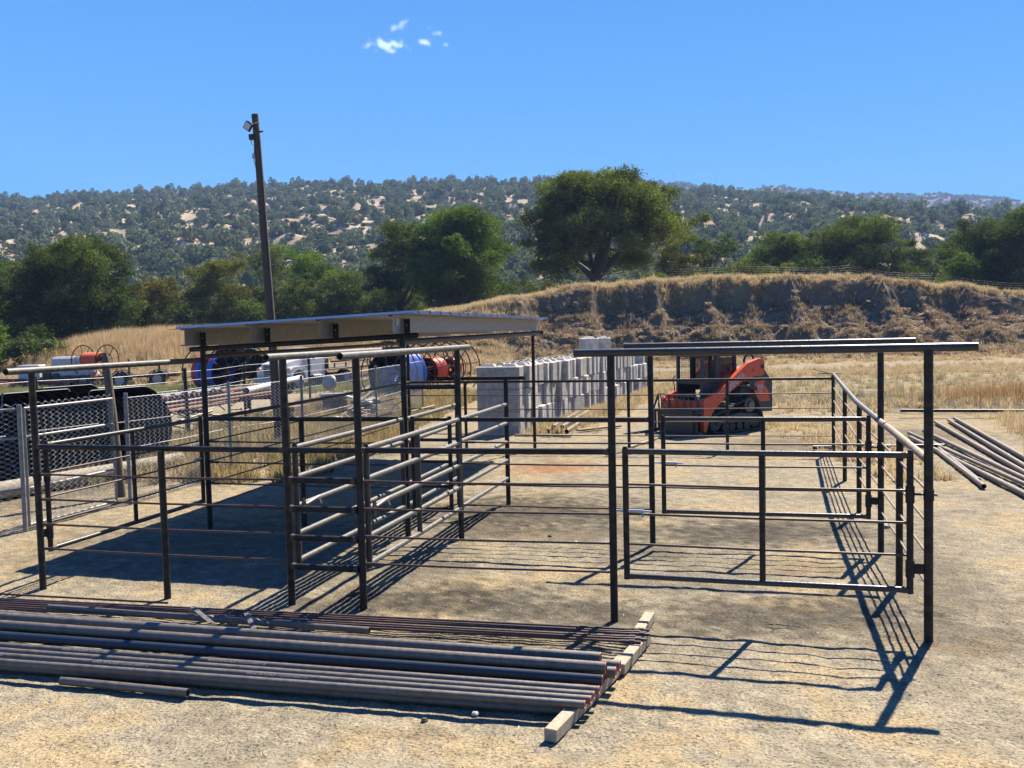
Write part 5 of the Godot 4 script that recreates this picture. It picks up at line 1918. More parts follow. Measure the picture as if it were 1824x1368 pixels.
	var bs := Basis(Vector3(0, 0, 1), Vector3.UP, Vector3(-1, 0, 0))
	for e in [[-0.94, 0.58, 0.94, 0.58, 0.05], [-0.72, 1.0, 0.72, 1.0, 0.03], [-0.94, 0.58, -0.72, 1.0, 0.03], [0.94, 0.58, 0.72, 1.0, 0.03], [-0.3, 0.58, -0.3, 1.0, 0.025], [0.3, 0.58, 0.3, 1.0, 0.025]]:
		b.tube([Vector3(gx, e[1], e[0]), Vector3(gx, e[3], e[2])], e[4], 6)
	part("guard_frame", b, M.forksteel, t)
	b = MB.new()
	for i in 7:
		var z := -0.95 + i * 0.27
		var za := clampf(z, -0.86, 0.86)
		var zb := clampf(z + 0.26, -0.74, 0.74)
		b.box(Vector3(gx, 0.79, (za + zb) / 2), Vector3(0.015, 0.47, 0.035), Basis(Vector3(1, 0, 0), atan2(zb - za, 0.38)))
		b.box(Vector3(gx + 0.012, 0.79, (za + zb) / 2), Vector3(0.012, 0.30, 0.028), Basis(Vector3(1, 0, 0), -atan2(zb - za, 0.5)))
	part("guard_bars", b, M.forksteel, t)
	b = MB.new()
	b.box(Vector3(gx, 0.30, 0), Vector3(0.06, 0.50, 1.5), Basis(), 0.01)
	b.box(Vector3(gx, 0.06, 0), Vector3(0.10, 0.09, 1.84), Basis(), 0.01)
	part("carriage_plate", b, M.forksteel, t)
	for z in [-0.62, 0.82]:
		b = MB.new()
		b.box(Vector3(gx + 0.06, 0.32, z), Vector3(0.06, 0.60, 0.13), Basis(), 0.01)
		b.prism(P2([gx + 0.03, 0.0, gx + 1.1, 0.015, gx + 1.1, 0.03, gx + 0.1, 0.07, gx + 0.03, 0.07]), z - 0.065, z + 0.065)
		part("fork_tine", b, M.forksteel, t)

# ---------------------------------------------------------------- concrete blocks
func block_mesh(tongue: bool) -> ArrayMesh:
	var b := MB.new()
	# 0.6 m thick along the row (z), 0.61 high, 1.2 long (x); chamfered vertical edges
	var c := 0.055
	var hx := 0.6
	var hz := 0.295
	var poly := P2([-hx + c, -hz, hx - c, -hz, hx, -hz + c, hx, hz - c, hx - c, hz, -hx + c, hz, -hx, hz - c, -hx, -hz + c])
	var bs := Basis(Vector3(1, 0, 0), Vector3(0, 0, -1), Vector3(0, 1, 0))
	b.prism(poly, 0.0, 0.585, Vector3.ZERO, bs)
	var q := []
	for e in [[1.0, 0.585], [0.955, 0.608]]:
		var ring := []
		for p in poly:
			ring.append(Vector3(p.x * e[0], e[1], -p.y * (e[0] if e[0] == 1.0 else 0.90)))
		q.append(ring)
	var n := poly.size()
	for i in n:
		b.quad(q[0][i], q[0][(i + 1) % n], q[1][(i + 1) % n], q[1][i])
	for i in range(1, n - 1):
		b.tri(q[1][0], q[1][i], q[1][i + 1])
	if tongue:
		for x in [-0.3, 0.3]:
			var lo := [Vector3(x - 0.2, 0.607, 0.16), Vector3(x + 0.2, 0.607, 0.16), Vector3(x + 0.2, 0.607, -0.16), Vector3(x - 0.2, 0.607, -0.16)]
			var hi := [Vector3(x - 0.12, 0.68, 0.09), Vector3(x + 0.12, 0.68, 0.09), Vector3(x + 0.12, 0.68, -0.09), Vector3(x - 0.12, 0.68, -0.09)]
			for i in 4:
				b.quad(lo[i], lo[(i + 1) % 4], hi[(i + 1) % 4], hi[i])
			b.quad(hi[0], hi[1], hi[2], hi[3])
	return b.mesh()

const ORDINAL := ["first", "second", "third", "fourth", "fifth", "sixth", "seventh", "eighth", "ninth", "tenth", "eleventh", "twelfth", "thirteenth", "fourteenth", "fifteenth", "sixteenth", "seventeenth", "eighteenth", "nineteenth", "twentieth", "twenty first", "twenty second", "twenty third", "twenty fourth", "twenty fifth", "twenty sixth", "twenty seventh", "twenty eighth", "twenty ninth", "thirtieth", "thirty first"]

func build_blocks() -> void:
	var r := RandomNumberGenerator.new()
	r.seed = 4
	var plain := block_mesh(false)
	var topped := block_mesh(true)
	var a := Vector3(-0.42, 0, -24.95)
	var z := Vector3(6.05, 0, -43.6)
	var dir := (z - a).normalized()
	var yaw := -0.25
	var group := "concrete blocks stacked in a long row"
	var proto: MeshInstance3D = null
	var loop := MB.new()
	var lp := []
	for i in 9:
		var t := PI * i / 8.0
		lp.append(Vector3(cos(t) * 0.09, 0.60 + sin(t) * 0.10, 0.0))
	loop.tube(lp, 0.012, 6)
	var loop_mesh := loop.mesh()
	for i in 31:
		var along := 0.31 + i * 0.635
		var stack_yaw := r.randfn() * 0.02
		for l in 3:
			var p := a + dir * along + Vector3(0, 0.607 * l, 0)
			var side := dir.cross(Vector3.UP)
			var jy := 0.0 if i == 0 else r.randfn() * 0.055
			p += side * (r.randfn() * 0.035 if i > 0 else 0.0) + dir * r.randf_range(-0.015, 0.015)
			if i > 24 and l == 2 and i < 27:
				continue
			var o := MeshInstance3D.new()
			if proto:
				o = proto.duplicate()
				for k in o.get_children():
					o.remove_child(k)
					k.free()
			else:
				proto = o
			o.name = numbered("concrete_block")
			o.mesh = topped if l == 2 else plain
			o.material_override = M["concrete%d" % r.randi_range(0, 2)]
			add_child(o)
			var tilt := 0.0 if i == 0 else r.randfn() * 0.012
			o.transform = Transform3D(Basis(Vector3.UP, yaw + jy + stack_yaw) * Basis(Vector3(1, 0, 0), tilt), p)
			tag(o, "grey concrete block, %s of the %s stack counted from the row's near end" % [["bottom", "middle", "top"][l], ORDINAL[i]], "concrete block", group)
			if l == 2:
				part("lifting_loop", loop_mesh, M.rod, o)
	# blocks riding on top of the row and beyond it
	for e in [[Vector3(3.10, 1.822, -37.0), "left one of two blocks perched on top of the row", 0.12], [Vector3(3.72, 1.822, -37.3), "right one of two blocks perched on top of the row", -0.1]]:
		var o: MeshInstance3D = proto.duplicate()
		for k in o.get_children():
			o.remove_child(k)
			k.free()
		o.name = numbered("concrete_block")
		o.mesh = topped
		o.material_override = M.concrete2
		add_child(o)
		o.transform = Transform3D(Basis(Vector3.UP, PI / 2 + e[2]), e[0])
		tag(o, "pale concrete block, " + e[1], "concrete block", group)

# ---------------------------------------------------------------- chain link fence and what lies behind it
func chain(t: Node3D, a: Vector3, b2: Vector3, h: float, r: float, w := 0.072) -> void:
	var b := MB.new(t.position)
	var d := (b2 - a)
	d.y = 0
	var l := d.length()
	d /= l
	var n := int(l / w)
	var m := int(h / (w * 0.5))
	var out := d.cross(Vector3.UP)
	for i in n:
		var pts := []
		for j in m + 1:
			var s := i * w + (w if (j + i) % 2 == 0 else 0.0)
			pts.append(a + d * s + Vector3(0, 0.04 + j * w * 0.5, 0) + out * (0.004 if (j % 2 == 0) else -0.004) + out * 0.02 * sin(s * 1.7 + j * 0.05))
		b.tube(pts, r, 3, false)
	var o := part("wire_mesh", b, M.galvwire, t)
	o.set_meta("kind", "stuff")

func build_chain_fence() -> void:
	var A := Vector3(-8.9, 0, -11.65)
	var p0 := Vector3(-7.18, 0, -13.45)
	var p1 := Vector3(-6.62, 0, -15.45)
	var p2 := Vector3(-5.72, 0, -18.66)
	var p3 := Vector3(-4.78, 0, -21.0)
	var p4 := Vector3(-3.9, 0, -26.5)
	var p5 := Vector3(-3.2, 0, -33.0)
	var t := thing("chain_link_gate", "galvanized chain link gate leaf with top, middle and lower rails", "gate", p0)
	var e0 := p0 + (p1 - p0) * 0.04
	var e1 := p0 + (p1 - p0) * 0.95
	for h in [0.08, 0.62, 1.38, 1.80]:
		rail(t, e0 + Vector3(0, h, 0), e1 + Vector3(0, h, 0), 0.021, M.galvdull, "rail")
	for e in [e0, e1]:
		rail(t, e + Vector3(0, 0.05, 0), e + Vector3(0, 1.81, 0), 0.021, M.galvdull, "upright")
	chain(t, e0, e1, 1.84, 0.0042)
	t = thing("chain_link_fence", "galvanized chain link fence at the left edge of the view", "fence", A)
	rail(t, A + Vector3(0, 1.80, 0), p0 + Vector3(0, 1.80, 0), 0.021, M.galvdull, "rail")
	rail(t, A + Vector3(0, 1.38, 0), p0 + Vector3(0, 1.38, 0), 0.021, M.galvdull, "rail")
	rail(t, A + Vector3(0, 0.62, 0), p0 + Vector3(0, 0.62, 0), 0.021, M.galvdull, "rail")
	for e in [[A, 1.9], [Vector3(-7.62, 0, -13.0), 0.95], [p0, 1.86]]:
		rail(t, e[0], e[0] + Vector3(0, e[1], 0), 0.034, M.galvdull, "post")
	chain(t, A, p0, 1.84, 0.0042)
	t = thing("chain_link_fence", "galvanized chain link fence running back past the utility pole", "fence", p1)
	for e in [p1 + Vector3(0.14, 0, -0.05), p2, p3, p4, p5]:
		rail(t, e + Vector3(0, -0.1, 0), e + Vector3(0, 1.88, 0), 0.032, M.galvdull, "post")
	var ps := [p1 + Vector3(0.1, 0, 0), p2, p3, p4, p5]
	for i in 4:
		chain(t, ps[i], ps[i + 1], 1.78, 0.0036 if i < 2 else 0.0028)
		for h in [0.06, 0.95, 1.80]:
			var b := MB.new(t.position)
			b.tube([ps[i] + Vector3(0, h, 0), ps[i].lerp(ps[i + 1], 0.5) + Vector3(0, h - 0.02, 0), ps[i + 1] + Vector3(0, h, 0)], 0.0045, 5)
			part("tension_wire", b, M.galvwire, t)
	# tag on the fence
	var b := MB.new(Vector3(-7.75, 1.2, -12.92))
	b.box(Vector3(-7.75, 1.15, -12.92), Vector3(0.15, 0.13, 0.004), Basis(Vector3.UP, 0.5) * Basis(Vector3.BACK, -0.3))
	solo("paper_tag", b, M.white, "small white tag hanging on the left chain link fence", "tag")
	# wooden post
	b = MB.new(Vector3(-6.97, 0, -16.3))
	b.tube([Vector3(-6.96, -0.2, -16.3), Vector3(-7.05, 1.3, -16.3), Vector3(-7.14, 2.4, -16.32), Vector3(-7.15, 2.55, -16.32)], [0.085, 0.075, 0.068, 0.03], 9)
	solo("wooden_post", b, M.wood, "tall weathered wooden post behind the chain link corner", "post")
	# long log
	b = MB.new(Vector3(-8.4, 0.15, -18.0))
	b.tube([Vector3(-9.9, 0.16, -14.6), Vector3(-8.9, 0.17, -16.5), Vector3(-8.0, 0.16, -18.5), Vector3(-7.3, 0.15, -20.2)], [0.165, 0.16, 0.15, 0.14], 12)
	solo("log", b, M.logwood, "long weathered pole lying behind the chain link fence", "log")
	# black hose coils
	var C := [[Vector3(-10.4, 0.86, -16.6), 0.88, 1.5, 0.30, "nearest black coil of pipe behind the chain link gate"], [Vector3(-9.55, 0.88, -18.5), 0.90, 1.5, 0.34, "middle black coil of pipe behind the chain link gate"], [Vector3(-8.75, 0.84, -20.5), 0.86, 1.6, 0.30, "farther black coil of pipe behind the chain link gate"], [Vector3(-10.4, 0.86, -21.6), 0.86, 1.4, 0.32, "rearmost black coil of pipe peeping over the others"]]
	for e in C:
		var ax := Vector3(0.42, 0, -0.9075)
		pipe_coil(e[4], e[0], ax, e[1], e[2], 0.05)

func pipe_coil(label: String, at: Vector3, ax: Vector3, R: float, width: float, tube_r: float) -> void:
	var t := thing("pipe_coil", label, "pipe coil", at, "black pipe coils behind the fence")
	var n := int(width / (tube_r * 2.05))
	var b := MB.new(Vector3.ZERO)
	for i in n:
		var s := -width / 2 + tube_r + i * tube_r * 2.05
		b.ring(ax * s, ax, R - tube_r + 0.012 * sin(i * 2.3), tube_r, 40, 6)
		if i == 0 or i == n - 1:
			for k in 4:
				b.ring(ax * (s + 0.01 * k), ax, R - tube_r * (3.05 + 2.02 * k), tube_r, 36, 6)
	b.lathe([Vector2(-width / 2 + 0.1, R * 0.55), Vector2(-width / 2 + 0.1, R - 0.08), Vector2(width / 2 - 0.1, R - 0.08), Vector2(width / 2 - 0.1, R * 0.55)], Vector3.ZERO, ax, 36)
	part("windings", b, M.hose, t)
	for k in 5:
		b = MB.new(Vector3.ZERO)
		var fr := b.frame(ax)
		var a := TAU * k / 5.0 + 0.4
		var d: Vector3 = fr[0] * cos(a) + fr[1] * sin(a)
		b.tube([ax * (-width / 2 - 0.01) + d * (R * 0.5), ax * (-width / 2 - 0.01) + d * R * 0.98, ax * (-width / 2 + 0.05) + d * (R + 0.012), ax * (width / 2 - 0.05) + d * (R + 0.012), ax * (width / 2 + 0.01) + d * R * 0.98, ax * (width / 2 + 0.01) + d * (R * 0.5)], 0.010, 5)
		part("strap", b, M.strap, t)

# ---------------------------------------------------------------- utility pole
func build_pole() -> void:
	var at := Vector3(-5.99, 0, -23.68)
	var top := Vector3(-6.32, 8.38, -23.72)
	var t := thing("utility_pole", "leaning wooden utility pole carrying a square floodlight", "utility pole", at)
	var b := MB.new(at)
	var pts := []
	var rad := []
	for i in 13:
		var k := i / 12.0
		pts.append(at.lerp(top, k) + Vector3(noise.get_noise_1d(k * 6.0) * 0.02, -0.3 if i == 0 else 0.0, 0))
		rad.append(lerpf(0.125, 0.085, k))
	b.tube(pts, rad, 14)
	part("wooden_shaft", b, M.polewood, t)
	b = MB.new(at)
	b.tube([at + Vector3(0.11, 0.0, 0.09), at.lerp(top, 0.5) + Vector3(0.09, 0, 0.08), at.lerp(top, 0.93) + Vector3(0.075, 0, 0.07)], 0.022, 8)
	part("conduit", b, M.darkgray, t)
	# floodlight turned on its corner
	var c := Vector3(-6.47, 8.06, -23.58)
	var f := Vector3(-0.35, -0.12, 0.93).normalized()
	var x := Vector3.UP.cross(f).normalized()
	var y := f.cross(x)
	var bs := Basis(x, y, f) * Basis(Vector3(0, 0, 1), PI / 4 + 0.12)
	b = MB.new(at)
	b.box(c, Vector3(0.21, 0.21, 0.07), bs, 0.008)
	var fl := part("floodlight", b, M.black, t)
	b = MB.new(at)
	b.box(c + bs.z * 0.037, Vector3(0.165, 0.165, 0.006), bs)
	part("lens", b, M.lens, fl)
	b = MB.new(at)
	b.tube([c - bs.z * 0.03, c - bs.z * 0.08 + Vector3(0.06, -0.02, 0), Vector3(-6.30, 8.0, -23.68)], 0.018, 6)
	b.tube([Vector3(-6.36, 8.13, -23.6), Vector3(-6.18, 8.15, -23.6)], 0.02, 6)
	part("bracket", b, M.galv, t)
	b = MB.new(at)
	b.box(Vector3(-6.40, 7.79, -23.6), Vector3(0.12, 0.14, 0.1), Basis(Vector3.BACK, 0.1), 0.01)
	part("junction_box", b, M.cabgray, t)
	b = MB.new(at)
	b.box(Vector3(-6.38, 7.32, -23.62), Vector3(0.05, 0.13, 0.08), Basis(), 0.01)
	part("photocell", b, M.white, t)
	b = MB.new(at)
	b.tube([Vector3(-6.22, 7.93, -23.66), Vector3(-6.12, 7.93, -23.62)], 0.025, 6)
	part("insulator_bolt", b, M.black, t)
	b = MB.new(at)
	b.tube([Vector3(-6.41, 7.72, -23.6), Vector3(-6.40, 7.62, -23.58), Vector3(-6.34, 7.58, -23.6), Vector3(-6.36, 7.2, -23.6), Vector3(-6.29, 6.9, -23.6)], 0.008, 5)
	part("cable", b, M.black, t)

# ---------------------------------------------------------------- yard things far left
func wheel(t: Node3D, at: Vector3, ax: Vector3, R: float, w: float, rimm: Material) -> void:
	var b := MB.new(Vector3.ZERO)
	b.lathe([Vector2(-w / 2, R * 0.58), Vector2(-w / 2, R * 0.9), Vector2(-w * 0.36, R), Vector2(w * 0.36, R), Vector2(w / 2, R * 0.9), Vector2(w / 2, R * 0.58)], at, ax, 28)
	var ty := part("tyre", b, M.rubber, t)
	b = MB.new(Vector3.ZERO)
	b.lathe([Vector2(w * 0.15, 0.0), Vector2(w * 0.18, R * 0.2), Vector2(w * 0.08, R * 0.3), Vector2(w * 0.1, R * 0.45), Vector2(w * 0.38, R * 0.58), Vector2(w * 0.42, R * 0.62)], at, ax, 24)
	part("rim", b, rimm, ty)

func reel(called: String, label: String, at: Vector3, ax: Vector3, R: float, width: float, spokes: int, coils: Array, rimm: Material, group := "") -> void:
	var t := thing(called, label, "reel", at, group)
	var b := MB.new(Vector3.ZERO)
	var fr := b.frame(ax)
	for s in [-1.0, 1.0]:
		b = MB.new(Vector3.ZERO)
		b.ring(ax * (s * width / 2), ax, R, 0.032, 40, 6)
		b.ring(ax * (s * width / 2), ax, R * 0.42, 0.022, 28, 5)
		var rim := part("rim", b, rimm, t)
		b = MB.new(Vector3.ZERO)
		for k in spokes:
			var a := TAU * k / spokes + 0.2
			var d: Vector3 = fr[0] * cos(a) + fr[1] * sin(a)
			b.tube([ax * (s * width / 2) + d * 0.05, ax * (s * width / 2) + d * R], 0.024, 5)
		part("spokes", b, rimm, rim)
	b = MB.new(Vector3.ZERO)
	b.tube([ax * (-width / 2 - 0.1), ax * (width / 2 + 0.1)], 0.05, 10)
	for k in spokes:
		var a := TAU * k / spokes + 0.2
		var d: Vector3 = fr[0] * cos(a) + fr[1] * sin(a)
		b.tube([ax * (-width / 2) + d * R * 0.42, ax * (width / 2) + d * R * 0.42], 0.022, 5)
	part("drum", b, rimm, t)
	for e in coils:   # [from, to, inner, outer, material, tube radius]
		b = MB.new(Vector3.ZERO)
		var n := int((e[1] - e[0]) / (e[5] * 2.0))
		var prof := [Vector2(e[0], e[2])]
		for i in n:
			for j in 5:
				var q := PI * j / 4.0
				prof.append(Vector2(e[0] + e[5] * (2 * i + 1 - cos(q)), e[3] - e[5] + e[5] * sin(q) + 0.01 * sin(i * 1.9)))
		prof.append(Vector2(e[1], e[2]))
		prof.append(Vector2(e[0], e[2]))
		b.lathe(prof, Vector3.ZERO, ax, 40)
		for s in [e[0], e[1]]:
			var q: float = e[2] + e[5]
			while q < e[3] - e[5]:
				b.ring(ax * s, ax, q, e[5], 36, 5)
				q += e[5] * 2.05
		part("wound_pipe", b, e[4], t)

func build_truck() -> void:
	var t := thing("truck", "white flatbed truck facing the yard beyond the pipe rack", "truck", Vector3(-11.0, 0.0, -49.6))
	t.rotation.y = -deg_to_rad(116.8)
	var b := MB.new()
	# bonnet: front at x = 2.6
	b.prism(P2([1.05, 0.72, 2.55, 0.72, 2.62, 0.80, 2.60, 1.36, 2.5, 1.42, 1.05, 1.66]), -0.78, 0.78)
	var hood := part("bonnet", b, M.truckwhite, t)
	for s in [-1.0, 1.0]:
		b = MB.new()
		var pl := PackedVector2Array([Vector2(1.25, 0.62), Vector2(1.38, 0.62)])
		for i in 9:
			var a := PI - PI * i / 8.0
			pl.append(Vector2(1.92 + cos(a) * 0.52, 0.62 + sin(a) * 0.46))
		pl.append_array(PackedVector2Array([Vector2(2.56, 0.62), Vector2(2.58, 1.10), Vector2(2.3, 1.24), Vector2(1.5, 1.26), Vector2(1.25, 1.0)]))
		b.prism(pl, minf(0.76 * s, 1.12 * s), maxf(0.76 * s, 1.12 * s))
		part("wing", b, M.truckwhite, t)
		b = MB.new()
		b.box(Vector3(2.61, 0.92, 0.93 * s), Vector3(0.05, 0.17, 0.26), Basis(), 0.01)
		part("headlight", b, M.lens, t)
		b = MB.new()
		b.box(Vector3(2.59, 1.14, 0.98 * s), Vector3(0.07, 0.09, 0.2), Basis(), 0.01)
		part("turn_signal", b, M.amber, t)
		wheel(t, Vector3(1.92, 0.46, 0.93 * s), Vector3(0, 0, s), 0.46, 0.26, M.rimgray)
		wheel(t, Vector3(-2.2, 0.46, 0.80 * s), Vector3(0, 0, s), 0.46, 0.5, M.rimgray)
		# doors and side windows
		b = MB.new()
		b.box(Vector3(0.35, 1.18, 1.0 * s), Vector3(1.05, 0.9, 0.05), Basis(), 0.02)
		var door := part("door", b, M.truckwhite, t)
		b = MB.new()
		b.prism(P2([-0.12, 1.64, 0.92, 1.64, 0.72, 2.04, -0.12, 2.04]), minf(0.955 * s, 0.965 * s), maxf(0.955 * s, 0.965 * s))
		part("window", b, M.tint, door)
		b = MB.new()
		b.box(Vector3(0.98, 1.72, 1.28 * s), Vector3(0.06, 0.34, 0.2), Basis(), 0.02)
		b.tube([Vector3(0.9, 1.75, 1.0 * s), Vector3(0.98, 1.8, 1.28 * s)], 0.015, 5)
		b.tube([Vector3(0.9, 1.5, 1.0 * s), Vector3(0.98, 1.6, 1.28 * s)], 0.015, 5)
		part("mirror", b, M.chrome, t)
	b = MB.new()
	b.prism(P2([-0.35, 0.7, 1.08, 0.7, 1.08, 1.62, 0.98, 1.66, -0.35, 1.62]), -0.98, 0.98)
	part("cab", b, M.truckwhite, t)
	for e in [[0.98, 1.62, 0.72, 2.08], [-0.32, 1.62, -0.30, 2.08]]:
		for s in [-1.0, 1.0]:
			b = MB.new()
			b.tube([Vector3(e[0], e[1], 0.92 * s), Vector3(e[2], e[3], 0.86 * s)], 0.045, 6)
			part("pillar", b, M.truckwhite, t)
	b = MB.new()
	b.box(Vector3(0.2, 2.12, 0), Vector3(1.2, 0.09, 1.84), Basis(), 0.04)
	part("cab_roof", b, M.truckwhite, t)
	b = MB.new()
	b.quad(Vector3(0.99, 1.66, 0.9), Vector3(0.99, 1.66, -0.9), Vector3(0.74, 2.07, -0.84), Vector3(0.74, 2.07, 0.84))
	part("windscreen", b, M.tint, t)
	b = MB.new()
	b.box(Vector3(2.60, 1.03, 0), Vector3(0.05, 0.70, 1.3), Basis(), 0.02)
	var gr := part("grille_surround", b, M.lightgray, t)
	for k in 7:
		if k == 3:
			continue
		b = MB.new()
		b.box(Vector3(2.635, 0.77 + k * 0.088, 0), Vector3(0.02, 0.045, 1.2))
		part("grille_slot", b, M.black, gr)
	b = MB.new()
	b.box(Vector3(2.63, 1.04, 0), Vector3(0.02, 0.09, 1.2))
	part("grille_slot", b, M.black, gr)
	b = MB.new()
	var el := PackedVector2Array()
	for i in 20:
		el.append(Vector2(cos(TAU * i / 20.0) * 0.15, sin(TAU * i / 20.0) * 0.062))
	b.prism(el, 0.0, 0.02, Vector3(2.64, 1.04, 0), Basis(Vector3(0, 0, -1), Vector3.UP, Vector3(1, 0, 0)))
	part("oval_badge", b, M.badge, gr)
	b = MB.new()
	b.box(Vector3(2.72, 0.56, 0), Vector3(0.14, 0.24, 2.3), Basis(), 0.03)
	part("bumper", b, M.lightgray, t)
	b = MB.new()
	for s in [-1.0, 1.0]:
		b.box(Vector3(-1.0, 0.62, 0.42 * s), Vector3(6.2, 0.2, 0.09))
	part("chassis_rail", b, M.black, t)
	b = MB.new()
	b.box(Vector3(-2.3, 1.02, 0), Vector3(3.7, 0.14, 2.3), Basis(), 0.02)
	part("flatbed", b, M.wood, t)
	b = MB.new()
	b.box(Vector3(-0.5, 1.32, 0), Vector3(0.06, 0.5, 2.2), Basis(), 0.01)
	for k in 4:
		b.box(Vector3(-1.0 - k * 1.0, 1.24, -1.12), Vector3(0.06, 0.32, 0.06))
	b.box(Vector3(-2.4, 1.38, -1.12), Vector3(3.4, 0.1, 0.05))
	part("headboard", b, M.black, t)
	b = MB.new()
	b.tube([Vector3(-0.2, 0.6, -0.9), Vector3(0.7, 0.6, -0.9)], 0.22, 14)
	part("fuel_tank", b, M.darkgray, t)

func build_far_left() -> void:
	# reels
	reel("pipe_reel", "large rusty reel wound with red and blue pipe", Vector3(-15.6, 0.98, -49.0), Vector3(0.80, 0, 0.6), 1.42, 2.0, 8, [[-0.95, -0.55, 0.4, 0.96, M.redpipe, 0.05], [-0.54, -0.15, 0.4, 1.0, M.bluepipe, 0.05], [-0.14, 0.15, 0.4, 0.98, M.dusty, 0.05], [0.16, 0.42, 0.4, 0.94, M.redpipe, 0.04], [0.43, 0.92, 0.45, 0.98, M.bluepipe, 0.05]], M.rust)
	reel("pipe_reel", "black pipe reel behind the red and blue one", Vector3(-16.3, 1.55, -53.5), Vector3(0.35, 0, 0.937), 0.95, 0.7, 10, [[-0.3, 0.3, 0.25, 0.86, M.hose, 0.04]], M.rust)
	reel("pipe_reel", "left one of two black reels beside the white truck", Vector3(-15.3, 1.35, -54.0), Vector3(0.6, 0, 0.8), 0.9, 0.6, 12, [[-0.26, 0.26, 0.25, 0.82, M.hose, 0.04]], M.black, "black reels beside the truck")
	reel("pipe_reel", "right one of two black reels beside the white truck", Vector3(-14.5, 1.15, -52.5), Vector3(0.6, 0, 0.8), 0.75, 0.5, 12, [[-0.2, 0.2, 0.25, 0.66, M.hose, 0.04]], M.black, "black reels beside the truck")
	reel("pipe_reel", "rusty reel carrying the great coil of bright blue pipe", Vector3(-5.1, 1.0, -41.5), Vector3(-0.42, 0, 0.9075), 1.45, 1.5, 8, [[-0.7, 0.7, 0.42, 1.12, M.bluepipe, 0.055]], M.rust, "rusty reels beyond the sheds")
	reel("pipe_reel", "rusty reel with a small red coil right of the blue coil", Vector3(-3.85, 1.0, -45.0), Vector3(-0.42, 0, 0.9075), 1.40, 1.2, 8, [[-0.5, 0.5, 0.2, 0.62, M.redpipe, 0.05]], M.rust, "rusty reels beyond the sheds")
	reel("pipe_reel", "rusty reel with loose red pipe, furthest right of the reels", Vector3(-3.1, 1.0, -47.5), Vector3(-0.42, 0, 0.9075), 1.40, 1.0, 8, [[-0.3, 0.3, 0.2, 0.5, M.redpipe, 0.05]], M.rust, "rusty reels beyond the sheds")
	reel("pipe_reel", "empty rusty reel left behind the blue coil", Vector3(-6.2, 1.0, -45.0), Vector3(-0.5, 0, 0.866), 1.35, 1.0, 8, [], M.rust, "rusty reels beyond the sheds")
	# white tank and junk by the reels
	var b := MB.new(Vector3(-15.2, 0, -51.5))
	b.box(Vector3(-16.6, 0.95, -51.5), Vector3(2.2, 0.75, 1.2), Basis(Vector3.UP, 0.2), 0.08)
	b.box(Vector3(-17.2, 1.45, -51.6), Vector3(0.3, 0.25, 0.3), Basis(), 0.04)
	b.box(Vector3(-16.2, 1.42, -51.4), Vector3(0.25, 0.2, 0.25), Basis(), 0.04)
	solo("water_tank", b, M.white, "white tank unit showing behind the red and blue reel", "tank")
	# trailer with white tank, orange pipe reel
	var t := thing("tank_trailer", "trailer with a white water tank and red fittings at the far left", "trailer", Vector3(-26.6, 0, -57.2))
	var yaw := Basis(Vector3.UP, 0.12)
	b = MB.new(Vector3.ZERO)
	b.box(yaw * Vector3(0, 0.55, 0), Vector3(4.2, 0.14, 1.9), yaw, 0.01)
	part("deck", b, M.black, t)
	b = MB.new(Vector3.ZERO)
	b.box(yaw * Vector3(-0.35, 1.25, 0), Vector3(2.3, 1.25, 1.5), yaw, 0.12)
	b.box(yaw * Vector3(0.9, 0.95, 0.35), Vector3(0.5, 0.6, 0.7), yaw, 0.1)
	part("tank", b, M.white, t)
	for s in [-1.0, 1.0]:
		for x in [-0.5, 0.4]:
			wheel(t, yaw * Vector3(x, 0.38, 0.98 * s), yaw * Vector3(0, 0, s), 0.36, 0.22, M.rimgray)
	b = MB.new(Vector3.ZERO)
	b.tube([yaw * Vector3(1.5, 0.6, 0.6), yaw * Vector3(1.5, 1.5, 0.6)], 0.05, 6)
	b.tube([yaw * Vector3(1.9, 0.6, 0.6), yaw * Vector3(1.9, 1.5, 0.6)], 0.05, 6)
	for k in 4:
		b.tube([yaw * Vector3(1.45, 0.75 + k * 0.2, 0.62), yaw * Vector3(1.95, 0.75 + k * 0.2, 0.62)], 0.045, 6)
	part("red_rack", b, M.redpaint, t)
	reel("pipe_reel", "rusty reel of bright orange pipe behind the white tank", Vector3(-25.4, 1.62, -56.6), Vector3(0.93, 0, 0.36), 0.92, 1.9, 8, [[-0.85, 0.55, 0.2, 0.47, M.orangepipe, 0.04]], M.rust)
	b = MB.new(Vector3(-25.2, 0.62, -55.9))
	b.lathe([Vector2(0.02, 0.19), Vector2(0.65, 0.03), Vector2(0.65, 0.0)], Vector3(-25.2, 0.62, -55.9), Vector3.UP, 16)
	b.box(Vector3(-25.2, 0.635, -55.9), Vector3(0.4, 0.03, 0.4))
	var cone := solo("traffic_cone", b, M.orangepipe, "orange traffic cone standing on the tank trailer deck", "traffic cone")
	b = MB.new(cone.position)
	b.lathe([Vector2(0.3, 0.128), Vector2(0.46, 0.085)], Vector3(-25.2, 0.62, -55.9), Vector3.UP, 16)
	part("white_band", b, M.white, cone)
	# generator on a red trailer
	t = thing("generator_trailer", "low red trailer with a white generator at the far left edge", "trailer", Vector3(-29.6, 0, -57.0))
	b = MB.new(Vector3.ZERO)
	b.box(Vector3(0.4, 0.42, 0), Vector3(5.6, 0.12, 0.12))
	b.box(Vector3(0.4, 0.42, 1.2), Vector3(5.6, 0.12, 0.12))
	for k in 6:
		b.box(Vector3(-2.2 + k * 1.04, 0.42, 0.6), Vector3(0.08, 0.1, 1.2))
	b.box(Vector3(-2.0, 0.75, 1.2), Vector3(0.08, 0.8, 0.08))
	b.box(Vector3(-0.4, 0.3, 1.2), Vector3(0.08, 0.5, 0.08))
